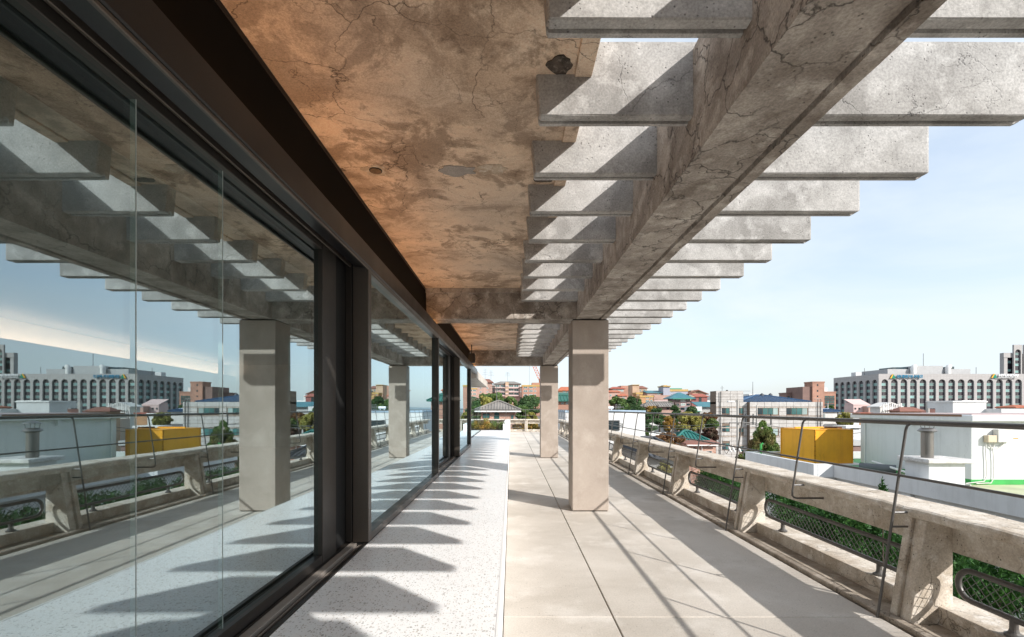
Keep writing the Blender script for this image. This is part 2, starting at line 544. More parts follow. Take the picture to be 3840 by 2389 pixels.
# fins, each a thin board with a drip groove along its lower face
FIN0, FINS, FT = 1.894, 0.617, 0.105
def fin_mesh(seed):
    z0, z1 = 3.02, 3.40
    a, b = 0.0, FT
    poly = [(a, z0 + 0.006), (a + 0.006, z0), (0.050, z0), (0.051, z0 + 0.018), (0.073, z0 + 0.018), (0.074, z0), (b - 0.006, z0), (b, z0 + 0.006), (b, z1), (a, z1)]
    n = len(poly)
    rnd = random.Random(seed)
    xs = [0.147, 0.156, 0.30, 0.6, 0.93, 1.395, 1.8, 2.2, 2.685, 2.70]
    v, f = [], []
    for k, x in enumerate(xs):
        for (yy, zz) in poly:
            t = (zz - z0) / (z1 - z0)
            xx = x - (0.03 * t if k < 2 else 0.0)
            ins = 0.007 if k in (0, len(xs) - 1) else 0.0
            v.append((xx, yy + (ins if yy < 0.05 else -ins) + rnd.uniform(-.0012, .0012), zz + (ins if zz < 3.1 else 0) + rnd.uniform(-.0012, .0012)))
    for k in range(len(xs) - 1):
        for i in range(n):
            f.append((k * n + i, k * n + (i + 1) % n, (k + 1) * n + (i + 1) % n, (k + 1) * n + i))
    f.append(tuple(range(n - 1, -1, -1)))
    f.append(tuple((len(xs) - 1) * n + i for i in range(n)))
    me = MB().add(v, f).mesh('fin', M['fin'])
    return me
fin_meshes = [fin_mesh(s) for s in range(5)]
for n in range(-12, 21):
    o = link('fin', fin_meshes[n % 5], perg, (random.uniform(-.006, .006), FIN0 + FINS * n + random.uniform(-.005, .005), random.uniform(-.003, .003)), (0, random.uniform(-.0015, .0015), random.uniform(-.002, .002)))
    o.matrix_parent_inverse = Matrix.Translation(-PO)

# ================================================================== SOFFIT SLAB
slab = empty('soffit_slab', (-0.4, 4.5, SOFFIT), 0, 'brown stained concrete soffit with cracks above the glass doors', 'ceiling')
SO = Vector((-0.4, 4.5, SOFFIT))
def sp(mb, name, mat, parent=slab, off=SO, bevel=0.0):
    o = mb.build(name, mat, None, bevel)
    o.parent = parent
    o.matrix_parent_inverse = Matrix.Translation(-off)
    return o
sp(box(-9.0, 0.405, -7.0, 14.9, SOFFIT, SOFFIT + 0.32), 'slab', M['ceiling'])
# the drip strip along the slab edge, cut where the fins run through
for n in range(-12, 21):
    a, b = FIN0 + FINS * n + FT + 0.004, FIN0 + FINS * (n + 1) - 0.004
    if n == 8: b = 7.0
    if n == 20: continue
    sp(box(0.328, 0.417, a, b, SOFFIT - 0.016, SOFFIT + 0.12), 'edge_strip', M['ceiling'], bevel=0.004)
# blanked downlight, its plaster ring and two patched spots
def blob(cx, cy, rx, ry, z, t, seed, n=34, amp=0.5):
    mb = MB()
    pts = []
    for k in range(n):
        a = 2 * math.pi * k / n
        q = 1 + amp * mnoise.noise(Vector((math.cos(a) * 1.7 + seed, math.sin(a) * 1.7, seed * 3)))
        pts.append((cx + rx * q * math.cos(a), cy + ry * q * math.sin(a)))
    return mb.prism(pts, z, z - t, 'z')
M['plaster'] = concrete('pale_plaster', (0.50, 0.42, 0.33), (0.33, 0.25, 0.18), (0.62, 0.56, 0.48), 9, None, 0.3, 0.3, 0.5)
M['patch'] = concrete('grey_patch', (0.33, 0.31, 0.29), (0.27, 0.25, 0.235), (0.38, 0.36, 0.34), 5, None, 0.2, 0.3, 0.4)
M['plate'] = plain('brown_blank_plate', (0.14, 0.085, 0.045), 0.7, var=0.3, scale=40)
M['hole'] = concrete('dark_broken_concrete', (0.11, 0.09, 0.075), (0.04, 0.035, 0.03), (0.24, 0.21, 0.18), 14, None, 0.5, 0.3, 1.0)
sp(blob(-0.99, 3.52, 0.095, 0.075, SOFFIT, 0.003, 2), 'plaster_ring', M['plaster'])
sp(MB().lathe([(0.046, SOFFIT - 0.008), (0.046, SOFFIT)], -0.985, 3.515, 28), 'dark_rim', M['gasket'])
sp(MB().lathe([(0.041, SOFFIT - 0.010), (0.042, SOFFIT - 0.002)], -0.985, 3.515, 28), 'blank_plate', M['plate'])
sp(blob(-0.38, 3.52, 0.125, 0.075, SOFFIT, 0.004, 5), 'cement_patch', M['patch'])
sp(blob(-0.14, 3.50, 0.105, 0.075, SOFFIT, 0.003, 9), 'cement_patch', M['plaster'])
sp(blob(0.245, 2.435, 0.062, 0.062, SOFFIT, 0.006, 13, 18, 0.5), 'spalled_spot', M['hole'])
sp(blob(0.24, 3.66, 0.07, 0.035, SOFFIT, 0.006, 17, 18, 0.5), 'spalled_spot', M['hole'])

# ================================================================== FACADE: header, sill, doors
HZ = 2.57
hd = empty('door_header', (-1.15, 5.0, HZ), 0, 'dark metal header channel with sliding tracks above the glass doors', 'header')
HO = Vector((-1.15, 5.0, HZ))
def hp(mb, name, mat, bevel=0.0):
    return sp(mb, name, mat, hd, HO, bevel)
Y0, Y1 = -7.0, 15.3
hp(box(-1.19, -1.075, Y0, Y1, HZ, HZ + 0.157), 'outer_channel', M['channel'], 0.006)
hp(box(-1.100, -1.083, Y0, Y1, HZ - 0.016, HZ + 0.001), 'drip_lip', M['bronze_light'], 0.003)
hp(box(-1.72, -1.19, Y0, 13.1, HZ + 0.05, HZ + 0.12), 'track_plate', M['gasket'])
for a, b, dz, m in ((-1.212, -1.193, 0.046, 'gasket'), (-1.232, -1.218, 0.002, 'bronze_light'), (-1.36, -1.318, 0.002, 'bronze'), (-1.40, -1.372, 0.012, 'gasket'), (-1.56, -1.42, 0.0, 'bronze')):
    hp(box(a, b, Y0, 13.1, HZ + dz, HZ + 0.05), 'track_rail', M[m], 0.002)
hp(box(-1.30, -1.238, Y0, 14.55, HZ + 0.121, SOFFIT - 0.001), 'fascia_panel', M['fascia'])
hp(box(-1.2379, -1.233, Y0, 14.55, SOFFIT - 0.03, SOFFIT - 0.002), 'shadow_trim', M['gasket'])
# warm light line lying in the groove on top of the channel; it washes the soffit
led = box(-1.205, -1.185, Y0 + 0.5, Y1 - 0.3, HZ + 0.160, HZ + 0.170).build('light_line', M['led'])
tag(led, 'warm light line on top of the door header, washing the soffit', 'light')

sl = empty('door_sill', (-1.3, 4.0, PLAT_Z), 0, 'bronze sliding door sill with parallel floor tracks', 'sill')
LO = Vector((-1.3, 4.0, PLAT_Z))
def lp(mb, name, mat, bevel=0.0):
    return sp(mb, name, mat, sl, LO, bevel)
lp(box(-1.60, -1.0955, Y0, 13.1, PLAT_Z - 0.039, PLAT_Z - 0.022), 'sill_pan', M['gasket'])
M['sill_metal'] = metal('dusty_sill_aluminium', (0.34, 0.30, 0.265), 0.45, 0.5, 0.4)
for a, b, dz, m in ((-1.122, -1.0965, 0.004, 'bronze'), (-1.143, -1.136, -0.002, 'bronze_light'), (-1.158, -1.151, -0.008, 'sill_metal'), (-1.222, -1.172, 0.007, 'sill_metal'), (-1.233, -1.226, 0.002, 'bronze'), (-1.34, -1.234, 0.004, 'bronze'), (-1.60, -1.342, 0.006, 'bronze_light')):
    lp(box(a, b, Y0, 13.1, PLAT_Z - 0.022, PLAT_Z + dz), 'track_rail', M[m], 0.002)

M['joint'] = plain('pale_silicone', (0.32, 0.36, 0.34), 0.4, var=0.03)
def leaf(xo, xi, ya, yb, label, near='bronze', far='bronze', sn=0.10, sf=0.10, joints=()):
    """a sliding glass leaf; xo / xi are its outer and inner faces"""
    o = empty('sliding_door', ((xo + xi) / 2, (ya + yb) / 2, PLAT_Z), 0, label, 'door', 'glass sliding doors')
    off = Vector(o.location)
    z0, z1 = PLAT_Z + 0.010, HZ + 0.045
    sp(box(xi, xo, ya, ya + sn, z0, z1), 'stile', M[near], o, off, 0.003)
    sp(box(xi, xo, yb - sf, yb, z0, z1), 'stile', M[far], o, off, 0.003)
    sp(box(xi + 0.004, xo - 0.004, ya + sn, yb - sf, z0, z0 + 0.055), 'bottom_rail', M[near], o, off, 0.002)
    sp(box(xi + 0.004, xo - 0.004, ya + sn, yb - sf, z1 - 0.075, z1), 'top_rail', M[near], o, off, 0.002)
    xg = (xo + xi) / 2
    ys = [ya + sn] + list(joints) + [yb - sf]
    for a, b in zip(ys[:-1], ys[1:]):
        pn = sp(box(xg - 0.010, xg + 0.010, a + 0.002, b - 0.002, z0 + 0.052, z1 - 0.072), 'pane', M['glass'], o, off)
        pn.data.materials.append(M['glass_back'])
        for pg in pn.data.polygons:
            pg.material_index = 0 if pg.normal.x > 0.5 else 1
    for j in joints:
        sp(box(xg - 0.009, xg + 0.011, j - 0.0018, j + 0.0018, z0 + 0.052, z1 - 0.072), 'silicone_joint', M['joint'], o, off)
    return o, off
la, loff = leaf(-1.235, -1.315, -3.4, 3.41, 'large inner glass sliding door nearest the camera, mirroring the terrace', 'bronze', 'bronze', 0.1, 0.24, joints=(1.63, 2.12))
lb, lboff = leaf(-1.085, -1.205, 3.68, 7.28, 'outer glass sliding door between the near bronze stile and the thin mullion', 'bronze_light', 'bronze', 0.075, 0.07)
lc, lcoff = leaf(-1.235, -1.315, 7.30, 9.75, 'inner glass sliding door set back beyond the thin mullion', 'bronze', 'bronze', 0.08, 0.2)
ld, ldoff = leaf(-1.085, -1.205, 10.2, 13.05, 'farthest outer glass sliding door with pull handles at its end', 'bronze_light', 'bronze', 0.075, 0.09)
for o, off, yy in ((lb, lboff, 3.68), (ld, ldoff, 10.2)):
    sp(box(-1.217, -1.2065, yy + 0.008, yy + 0.05, PLAT_Z + 0.01, HZ + 0.04), 'interlock', M['gasket'], o, off)
    sp(box(-1.262, -1.2175, yy + 0.002, yy + 0.06, PLAT_Z + 0.01, HZ + 0.04), 'interlock', M['bronze'], o, off, 0.002)
    sp(box(-1.34, -1.264, yy - (0.265 if yy < 5 else 0.445), yy + 0.06, PLAT_Z + 0.01, HZ + 0.04), 'interlock', M['gasket'], o, off, 0.002)
    sp(box(-1.2, -1.12, yy - 0.006, yy + 0.03, PLAT_Z - 0.015, PLAT_Z + 0.009), 'brush_seal', M['gasket'], o, off)
for zz in (1.03, 1.28):
    for dx in (0.0, 0.035):
        sp(box(-1.150 - dx, -1.135 - dx, 12.93, 13.051 - 0.12, zz, zz + 0.14), 'handle', M['bare_steel'], ld, ldoff, 0.003)
endp = box(-1.62, -1.09, 13.06, 13.2, PLAT_Z, HZ + 0.12).build('end_jamb', M['bronze'], None, 0.004)
tag(endp, 'dark bronze end jamb closing the row of glass doors', 'jamb')

# loudspeaker under the far end of the header
spk = empty('loudspeaker', (-1.08, 13.2, 2.86), 0, 'small black loudspeaker under the soffit at the far end of the header', 'loudspeaker')
SPO = Vector((-1.08, 13.2, 2.86))
sp(box(-1.17, -0.985, 13.1, 13.32, 2.735, 2.985), 'cabinet', M['gasket'], spk, SPO, 0.02)
sp(box(-1.155, -1.0, 13.088, 13.1, 2.75, 2.97), 'grille', plain('speaker_grille', (0.03, 0.03, 0.03), 0.9), spk, SPO, 0.004)
sp(box(-1.09, -1.07, 13.2, 13.23, 2.985, SOFFIT), 'bracket', M['gasket'], spk, SPO)

# ================================================================== ROOM BEHIND THE GLASS
M['room_floor'] = plain('room_floor_wood', (0.16, 0.105, 0.07), 0.35, var=0.25, scale=3)
M['room_wall'] = plain('room_wall_paint', (0.30, 0.31, 0.32), 0.8, var=0.05)
tag(box(-9.0, -1.605, -7.0, 13.1, -0.048, PLAT_Z - 0.03).build('room_floor', M['room_floor']), kind='structure')
line = [(-5.0, -6.9), (-6.0, 5.0), (-7.4, 13.0)]
tag(MB().prism(line + [(-8.9, 13.0), (-8.9, -6.9)], PLAT_Z - 0.029, 2.30, 'z').build('room_wall_back', M['room_wall']), kind='structure')
M['cove_wall'] = plain('cove_wall_paint', (0.75, 0.73, 0.70), 0.8, var=0.02)
tag(MB().prism([(x - 0.32, y_) for x, y_ in line] + [(-8.85, 12.9), (-8.85, -6.8)], 2.301, 2.659, 'z').build('room_wall_cove', M['cove_wall']), kind='structure')
tag(box(-9.0, -1.73, -7.0, 13.1, 2.66, 2.76).build('room_ceiling', M['room_wall']), kind='structure')
tag(box(-9.0, -1.7, 13.1, 13.2, -0.05, SOFFIT - 0.002).build('room_wall_end', M['room_wall']), kind='structure')
cove = MB().prism([(x - 0.10, y_) for x, y_ in line] + [(x - 0.16, y_) for x, y_ in line[::-1]], 2.302, 2.325, 'z').build('cove_light', M['cove'])
lip = MB().prism([(x - 0.002, y_) for x, y_ in line] + [(x - 0.03, y_) for x, y_ in line[::-1]], 2.301, 2.345, 'z').build('room_wall_lip', M['room_wall'])
tag(lip, kind='structure')
tag(cove, 'warm white cove light glowing along the wall behind the glass', 'light')

# ================================================================== BALUSTRADE, GUARDRAIL, MESH PANELS
PITCH = 2.455
def frange(a, b, s):
    out = []
    while a < b - 1e-6:
        out.append(a)
        a += s
    return out + [b]

def pier_mesh():
    """side outline in (x, z): leaning inner edge, upright outer edge; two ribs with a groove between"""
    def rib(y0, y1, dx):
        return MB().prism([(2.736 + dx, 0.012), (3.035, 0.012), (3.035, 0.70), (2.852 + dx, 0.722)], y0, y1, 'y')
    m = rib(0.0, 0.074, 0.0)
    r2 = rib(0.122, 0.180, 0.0)
    m.add(r2.v, r2.f)
    g = rib(0.074, 0.122, 0.026)
    m.add(g.v, g.f)
    return m.mesh('pier', M['cap'], 0.004)
PIER = pier_mesh()

def panel_meshes(L):
    """pill-shaped steel frame (local y from 0 to L, z from 0 to H) with a zigzag wire infill and two feet"""
    H, r = 0.195, 0.0185
    a = H / 2
    pts = arc((0, a, a), a, math.pi * 1.5, math.pi * 0.5, 10, 'yz') + arc((0, L - a, a), a, math.pi * 0.5, -math.pi * 0.5, 10, 'yz')
    fr = MB()
    n = 10
    ring_pts = [Vector(p) for p in pts]
    cnt = len(ring_pts)
    v, f = [], []
    for i, p in enumerate(ring_pts):
        d = (ring_pts[(i + 1) % cnt] - ring_pts[i - 1]).normalized()
        o = d.cross(Vector((1, 0, 0))).normalized()
        for k in range(n):
            t = 2 * math.pi * k / n
            v.append(p + o * math.cos(t) * r + Vector((1, 0, 0)) * math.sin(t) * r)
    for i in range(cnt):
        for k in range(n):
            f.append((i * n + k, i * n + (k + 1) % n, ((i + 1) % cnt) * n + (k + 1) % n, ((i + 1) % cnt) * n + k))
    fr.add(v, f, True)
    me_f = fr.mesh('frame', M['rail'])
    inf = MB()
    pitch, amp, w = 0.032, 0.0152, 0.0027
    k = 0
    yy = 0.03
    zs = [i * H / 6 for i in range(7)]
    while yy < L - 0.03:
        inset = 0.0
        if yy < a: inset = a - math.sqrt(max(0, a * a - (a - yy) ** 2))
        if yy > L - a: inset = a - math.sqrt(max(0, a * a - (yy - (L - a)) ** 2))
        for sgn in ((1, -1)[k % 2],):
            q = [Vector((0.0, yy + sgn * amp * (1 if i % 2 else -1), z)) for i, z in enumerate(zs) if inset - 0.012 <= z <= H - inset + 0.012]
            if len(q) > 1:
                inf.tube(q, w, 4, False)
        yy += pitch
        k += 1
    me_i = inf.mesh('mesh_infill', M['rail'], fix=False)
    ft = MB().lathe([(0.045, -0.100), (0.045, -0.088), (0.034, -0.082), (0.026, -0.074), (0.021, -0.055), (0.021, 0.0), (0.015, 0.01)], 0, 0, 16)
    for i in range(len(ft.sm)): ft.sm[i] = False
    me_l = ft.mesh('foot', M['rail'])
    return me_f, me_i, me_l
PANEL = panel_meshes(2.12)

def balustrade(origin, rz, y_start, y_end, first_pier, n_piers, which, rod_skip=()):
    """local frame: runs along +y, inner side faces -x"""
    T = Matrix.Translation(origin) @ Matrix.Rotation(rz, 4, 'Z')
    def root(name, loc, label, cat, group=None):
        o = empty(name, T @ Vector(loc), rz, label, cat, group)
        return o
    def put(mb_or_me, name, mat, parent, ploc, bevel=0.0, loc=(0, 0, 0)):
        me = mb_or_me.mesh(name, mat, bevel) if isinstance(mb_or_me, MB) else mb_or_me
        return link(name, me, parent, Vector(loc) - Vector(ploc))
    ym = (y_start + y_end) / 2
    b0 = (2.95, ym, 0)
    wall = root('parapet', b0, which + ' concrete parapet with leaning piers and a thick worn coping', 'parapet')
    stations = frange(y_start, y_end, 0.12)
    # coping with rounded, chipped inner edge
    cap = [(2.85, 0.722), (2.838, 0.735), (2.835, 0.765), (2.842, 0.783), (2.862, 0.792), (3.17, 0.794), (3.192, 0.785), (3.196, 0.76), (3.19, 0.722)]
    put(wavy(cap, stations, 0.007, 5), 'coping', M['cap'], wall, b0)
    put(wavy([(3.03, 0.512), (3.13, 0.512), (3.13, 0.7215), (3.028, 0.7215)], stations, 0.0022, 9), 'spandrel_beam', M['cap'], wall, b0)
    put(wavy([(2.935, 0.03), (2.932, 0.128), (2.94, 0.136), (3.20, 0.136), (3.20, -0.3), (2.935, -0.3)], stations, 0.004, 13), 'plinth', M['cap'], wall, b0)
    put(wavy([(2.672, -0.3), (2.668, 0.018), (2.676, 0.026), (2.724, 0.03), (2.732, 0.016), (2.9345, 0.012), (2.9345, -0.3)], stations, 0.002, 17), 'kerb', M['kerb'], wall, b0)
    for k in range(n_piers):
        put(PIER, 'pier', None, wall, b0, 0, (0, first_pier + PITCH * k, 0))
    # guardrail
    g0 = (2.84, ym, 0)
    gr = root('guardrail', g0, 'thin dark steel guardrail of bent rods along the ' + which.lower() + ' parapet', 'railing')
    XT, ZT, XM, ZM, XB = 2.862, 1.395, 2.764, 1.017, 2.624
    put(MB().tube([(XT, y_start, ZT), (XT, y_end, ZT)], 0.0175, 12), 'top_rail', M['rail'], gr, g0)
    put(MB().tube([(XM + 0.02, y_start, ZM), (XM + 0.02, y_end, ZM)], 0.0095, 10), 'middle_rail', M['rail'], gr, g0)
    rr = 0.0095
    def lean(z):
        return XB + (2.832 - XB) * z / 1.37
    foot_rod = MB().tube([(lean(0.0), 0, 0.0), (lean(1.33), 0, 1.33)] + [(lean(1.33) + 0.004, 0, 1.352), (lean(1.33) + 0.012, 0, 1.372), (XT - 0.004, 0, ZT - 0.008)], rr, 10).mesh('foot_rod', M['rail'])
    x0 = lean(0.66)
    drop_rod = MB().tube([(3.03, 0, 0.625), (x0 + 0.05, 0, 0.625), (x0 + 0.02, 0, 0.632), (x0 + 0.004, 0, 0.65), (lean(0.69), 0, 0.69), (lean(1.33), 0, 1.33), (lean(1.33) + 0.004, 0, 1.352), (lean(1.33) + 0.012, 0, 1.372), (XT - 0.004, 0, ZT - 0.008)], rr, 10).mesh('drop_rod', M['rail'])
    br1 = MB().tube([(lean(0.752), 0, 0.752), (2.84, 0, 0.752)], 0.0085, 8).mesh('bracket', M['bare_steel'])
    br2 = MB().tube([(lean(0.65), 0, 0.65), (2.868, 0, 0.65)], 0.0075, 8).mesh('bracket', M['rail'])
    for k in range(n_piers):
        yy = first_pier + 0.145 + PITCH * k
        put(foot_rod, 'foot_rod', None, gr, g0, 0, (0, yy, 0))
        put(br1, 'bracket', None, gr, g0, 0, (0, yy, 0))
        put(br2, 'bracket', None, gr, g0, 0, (0, yy, 0))
        y2 = yy + PITCH / 2
        if y2 < y_end:
            put(drop_rod, 'drop_rod', None, gr, g0, 0, (0, y2, 0))
            put(br1, 'bracket', None, gr, g0, 0, (0, y2, 0))
    return T

ordn = ['nearest', 'second', 'third', 'fourth', 'fifth', 'sixth', 'seventh', 'eighth', 'ninth', 'tenth', 'eleventh', 'twelfth']
def mesh_panel(T, rz, y0, label):
    p = (3.0, y0 + 1.06, 0.136)
    o = empty('mesh_panel', T @ Vector(p), rz, label, 'mesh panel', 'pill shaped steel mesh panels in the parapet openings')
    b = Vector((0, -1.06, 0.102))
    link('frame', PANEL[0], o, b)
    link('mesh_infill', PANEL[1], o, b)
    for dy in (0.36, 1.76):
        link('foot', PANEL[2], o, b + Vector((0, dy, 0)))

FIRST = 3.32 - 2 * PITCH
T1 = balustrade((0, 0, 0), 0.0, -3.0, FAR_Y + 0.2, FIRST, 13, 'Right-hand')
for k in range(1, 12):
    yy = FIRST + PITCH * k + 0.18 + 0.08
    mesh_panel(T1, 0.0, yy, ordn[k - 1] + ' pill-shaped mesh panel from the camera in the right-hand parapet')
# the far cross parapet: local +y runs towards -X, inner side faces the camera
T2 = balustrade((2.66, FAR_Y - 2.83, 0), R(90), 0.02, 11.3, 1.62 - PITCH, 5, 'Far end')
for k in range(4):
    yy = 1.62 - PITCH + PITCH * k + 0.26
    if yy < 0: continue
    mesh_panel(T2, R(90), yy, ordn[k - 1] + ' pill-shaped mesh panel from the right in the far end parapet')

# ================================================================== FAR END OF THE PLATFORM
gs = empty('glass_screen', (-1.38, 17.6, PLAT_Z), 0, 'frameless clear glass screen standing on the platform beyond the doors', 'glass screen')
GO = Vector((-1.38, 17.6, PLAT_Z))
for i in range(4):
    a = 13.3 + i * 2.13
    sp(box(-1.386, -1.374, a, a + 2.11, PLAT_Z + 0.01, 1.92), 'pane', M['clear_glass'], gs, GO)
sp(box(-1.40, -1.36, 13.22, 21.85, PLAT_Z - 0.001, PLAT_Z + 0.03), 'base_channel', M['bronze'], gs, GO)

M['canopy'] = concrete('pale_canopy_concrete', (0.52, 0.48, 0.43), (0.43, 0.39, 0.345), (0.60, 0.56, 0.51), 1.2, None, 0.2, 0.2, 0.2)
cn = box(-6.0, -1.1, 15.4, 22.4, 2.45, 2.72).build('canopy_slab', M['canopy'], None, 0.01)
tag(cn, 'pale concrete canopy slab sticking out beyond the end of the doors', 'canopy')

pt = empty('planter', (-1.6, 26.4, 0), 0, 'white raised planter at the far end of the platform', 'planter')
PTO = Vector((-1.6, 26.4, 0))
sp(box(-0.38, EDGE_X, 22.32, 30.2, -0.01, 0.76), 'planter_wall', M['terrazzo_trim'], pt, PTO, 0.01)
sp(box(-4.0, -0.38, 22.32, 22.6, -0.01, 0.462), 'planter_wall', M['terrazzo_trim'], pt, PTO, 0.01)
M['soil'] = plain('planter_soil', (0.055, 0.04, 0.028), 0.95, var=0.3, scale=8)
sp(box(-4.0, -0.38, 22.6, 30.2, -0.01, 0.45), 'soil', M['soil'], pt, PTO)

# ================================================================== GROUND AND HILL
GZ = -12.0
def ground_z(x, y):
    t = min(1.0, max(0.0, (y - 62) / 75.0))
    t = t * t * (3 - 2 * t)
    s = min(1.0, max(0.0, (95 - x) / 60.0))
    s = s * s * (3 - 2 * s)
    far = min(1.0, max(0.0, (y - 260) / 300.0))
    return GZ + 11.0 * t * s * (1 - far)
gm = MB()
gxs = [-3000, -800, -300] + [-150 + 12.5 * i for i in range(31)] + [300, 600, 1200, 3000]
gys = [-3000, -600, -150, -40] + [-20 + 10 * i for i in range(36)] + [400, 500, 600, 900, 3000, 6000]
for yy in gys:
    for xx in gxs:
        gm.v.append((xx, yy, ground_z(xx, yy)))
nx = len(gxs)
for j in range(len(gys) - 1):
    for i in range(nx - 1):
        gm.f.append((j * nx + i, j * nx + i + 1, (j + 1) * nx + i + 1, (j + 1) * nx + i))
        gm.sm.append(True)
M['ground'] = plain('city_ground', (0.16, 0.155, 0.145), 0.9, var=0.3, scale=0.08)
tag(gm.build('ground', M['ground']), kind='structure')
# storeys of the building that carries the terrace
M['stucco_beige'] = concrete('beige_stucco', (0.50, 0.45, 0.39), (0.42, 0.37, 0.32), (0.55, 0.5, 0.45), 0.8, None, 0, 0.15, 0.15)
hb = empty('terrace_building', (-3, 12, GZ), 0, 'beige storeys below the terrace floor', 'building')
box(-6 + 0.0, 6.0, -19.0, 18.5, 0, 11.66).build('lower_storeys', M['stucco_beige'], hb)

# ================================================================== BUILDING KIT
def brick_mat(name, c1, c2, mortar, scale=1.0):
    t = NT(name)
    sx = t.n('ShaderNodeSeparateXYZ')
    t.l(t.pos, sx.inputs[0])
    cb = t.n('ShaderNodeCombineXYZ')
    t.l(t.math('ADD', sx.outputs['X'], sx.outputs['Y']), cb.inputs['X'])
    t.l(sx.outputs['Z'], cb.inputs['Y'])
    br = t.n('ShaderNodeTexBrick')
    br.inputs['Color1'].default_value = (*c1, 1)
    br.inputs['Color2'].default_value = (*c2, 1)
    br.inputs['Mortar'].default_value = (*mortar, 1)
    br.inputs['Scale'].default_value = scale
    br.inputs['Brick Width'].default_value = 0.23
    br.inputs['Row Height'].default_value = 0.08
    br.inputs['Mortar Size'].default_value = 0.009
    t.l(cb.outputs[0], br.inputs['Vector'])
    c = t.mix(t.ramp(t.noise(0.35, 5), 0.35, 0.65), br.outputs['Color'], t.mix(0.4, br.outputs['Color'], (0.12, 0.08, 0.07)))
    return t.done(c, 0.85, 0.2)
B = {
 'brick': brick_mat('red_brown_brick', (0.40, 0.19, 0.13), (0.46, 0.235, 0.165), (0.42, 0.31, 0.25)),
 'brick_pink': brick_mat('pink_brick', (0.50, 0.30, 0.24), (0.54, 0.335, 0.275), (0.5, 0.4, 0.35)),
 'brick_tan': brick_mat('tan_brick', (0.54, 0.36, 0.23), (0.58, 0.40, 0.265), (0.5, 0.42, 0.33)),
 'brick_orange': brick_mat('orange_brick', (0.50, 0.245, 0.11), (0.55, 0.29, 0.14), (0.5, 0.36, 0.25)),
 'brick_dark': brick_mat('dark_brown_brick', (0.22, 0.135, 0.115), (0.26, 0.165, 0.14), (0.24, 0.18, 0.16)),
 'brick_house': brick_mat('house_brick', (0.40, 0.185, 0.125), (0.47, 0.24, 0.17), (0.60, 0.52, 0.45), 0.55),
 'lavender': plain('lavender_render', (0.34, 0.35, 0.41), 0.85),
 'grey': plain('grey_render', (0.40, 0.40, 0.39), 0.85),
 'purple_brick': brick_mat('mauve_brick', (0.33, 0.22, 0.22), (0.37, 0.255, 0.25), (0.4, 0.32, 0.31)),
 'white': stained('white_render', (0.66, 0.66, 0.655), (0.40, 0.39, 0.375), 0.5),
 'offwhite': stained('offwhite_render', (0.65, 0.635, 0.61), (0.38, 0.36, 0.34), 0.5),
 'pink': stained('pink_render', (0.58, 0.43, 0.41), (0.34, 0.25, 0.23), 0.5),
 'maroon': plain('maroon_render', (0.26, 0.10, 0.09), 0.8),
 'red_roof': plain('red_roof', (0.33, 0.10, 0.07), 0.7, var=0.2),
 'orange_roof': plain('orange_roof', (0.40, 0.13, 0.07), 0.7, var=0.2),
 'teal_roof': plain('teal_roof', (0.025, 0.135, 0.12), 0.45, var=0.2),
 'cyan_roof': plain('cyan_roof', (0.05, 0.155, 0.185), 0.5, var=0.2),
 'green_roof': plain('green_roof', (0.035, 0.125, 0.10), 0.55, var=0.2),
 'grey_tile': plain('grey_tile_roof', (0.21, 0.195, 0.18), 0.75, var=0.25),
 'dark_tile': plain('dark_tile_roof', (0.075, 0.08, 0.09), 0.6, var=0.25),
 'blue_tile': plain('blue_glazed_tile', (0.025, 0.075, 0.16), 0.25, 0.6, var=0.3, scale=3),
 'brown_roof': plain('brown_roof', (0.22, 0.10, 0.075), 0.75, var=0.2),
 'yellow_trim': plain('yellow_trim', (0.45, 0.30, 0.11), 0.7),
 'white_trim': plain('white_trim', (0.72, 0.71, 0.69), 0.7, var=0.05),
 'brown_trim': plain('brown_trim', (0.20, 0.11, 0.07), 0.7),
 'green_trim': plain('green_trim', (0.06, 0.25, 0.17), 0.6),
 'frame': plain('white_window_frame', (0.70, 0.70, 0.68), 0.5, var=0.03),
 'frame_dark': plain('dark_window_frame', (0.05, 0.055, 0.055), 0.5, var=0.03),
 'pane': plain('green_window_glass', (0.045, 0.13, 0.125), 0.06, 0.7, var=0.25, scale=0.4),
 'pane_dark': plain('dark_window_glass', (0.02, 0.04, 0.05), 0.06, 0.7, var=0.25, scale=0.4),
 'pane_pale': plain('curtained_window_glass', (0.33, 0.42, 0.40), 0.12, 0.6, var=0.2, scale=0.5),
 'steel': M['bare_steel'],
 'aerial': plain('aerial_grey', (0.18, 0.18, 0.18), 0.5, 0.5, 0.6),
}
_win = {}
def window(parent, off, cx, cz, w, h, yf, frame='frame', pane='pane', bar=True):
    """a framed window on a wall that faces -Y at y = yf"""
    key = (round(w, 2), round(h, 2), frame, pane, bar)
    if key not in _win:
        a, b = w / 2, h / 2
        t = min(0.09, w * 0.09, h * 0.12)
        fm = MB()
        fm.box(-a, a, -0.07, 0.02, b - t, b).box(-a, a, -0.07, 0.02, -b, -b + t)
        fm.box(-a, -a + t, -0.07, 0.02, -b + t, b - t).box(a - t, a, -0.07, 0.02, -b + t, b - t)
        if bar:
            fm.box(-t * 0.4, t * 0.4, -0.06, 0.02, -b + t, b - t)
        _win[key] = (fm.mesh('window', B[frame]), box(-a + t * .9, a - t * .9, -0.03, 0.01, -b + t * .9, b - t * .9).mesh('pane', B[pane]))
    f, p = _win[key]
    o = link('window', f, parent, Vector((cx, yf, cz)) - off)
    link('pane', p, o)
    return o

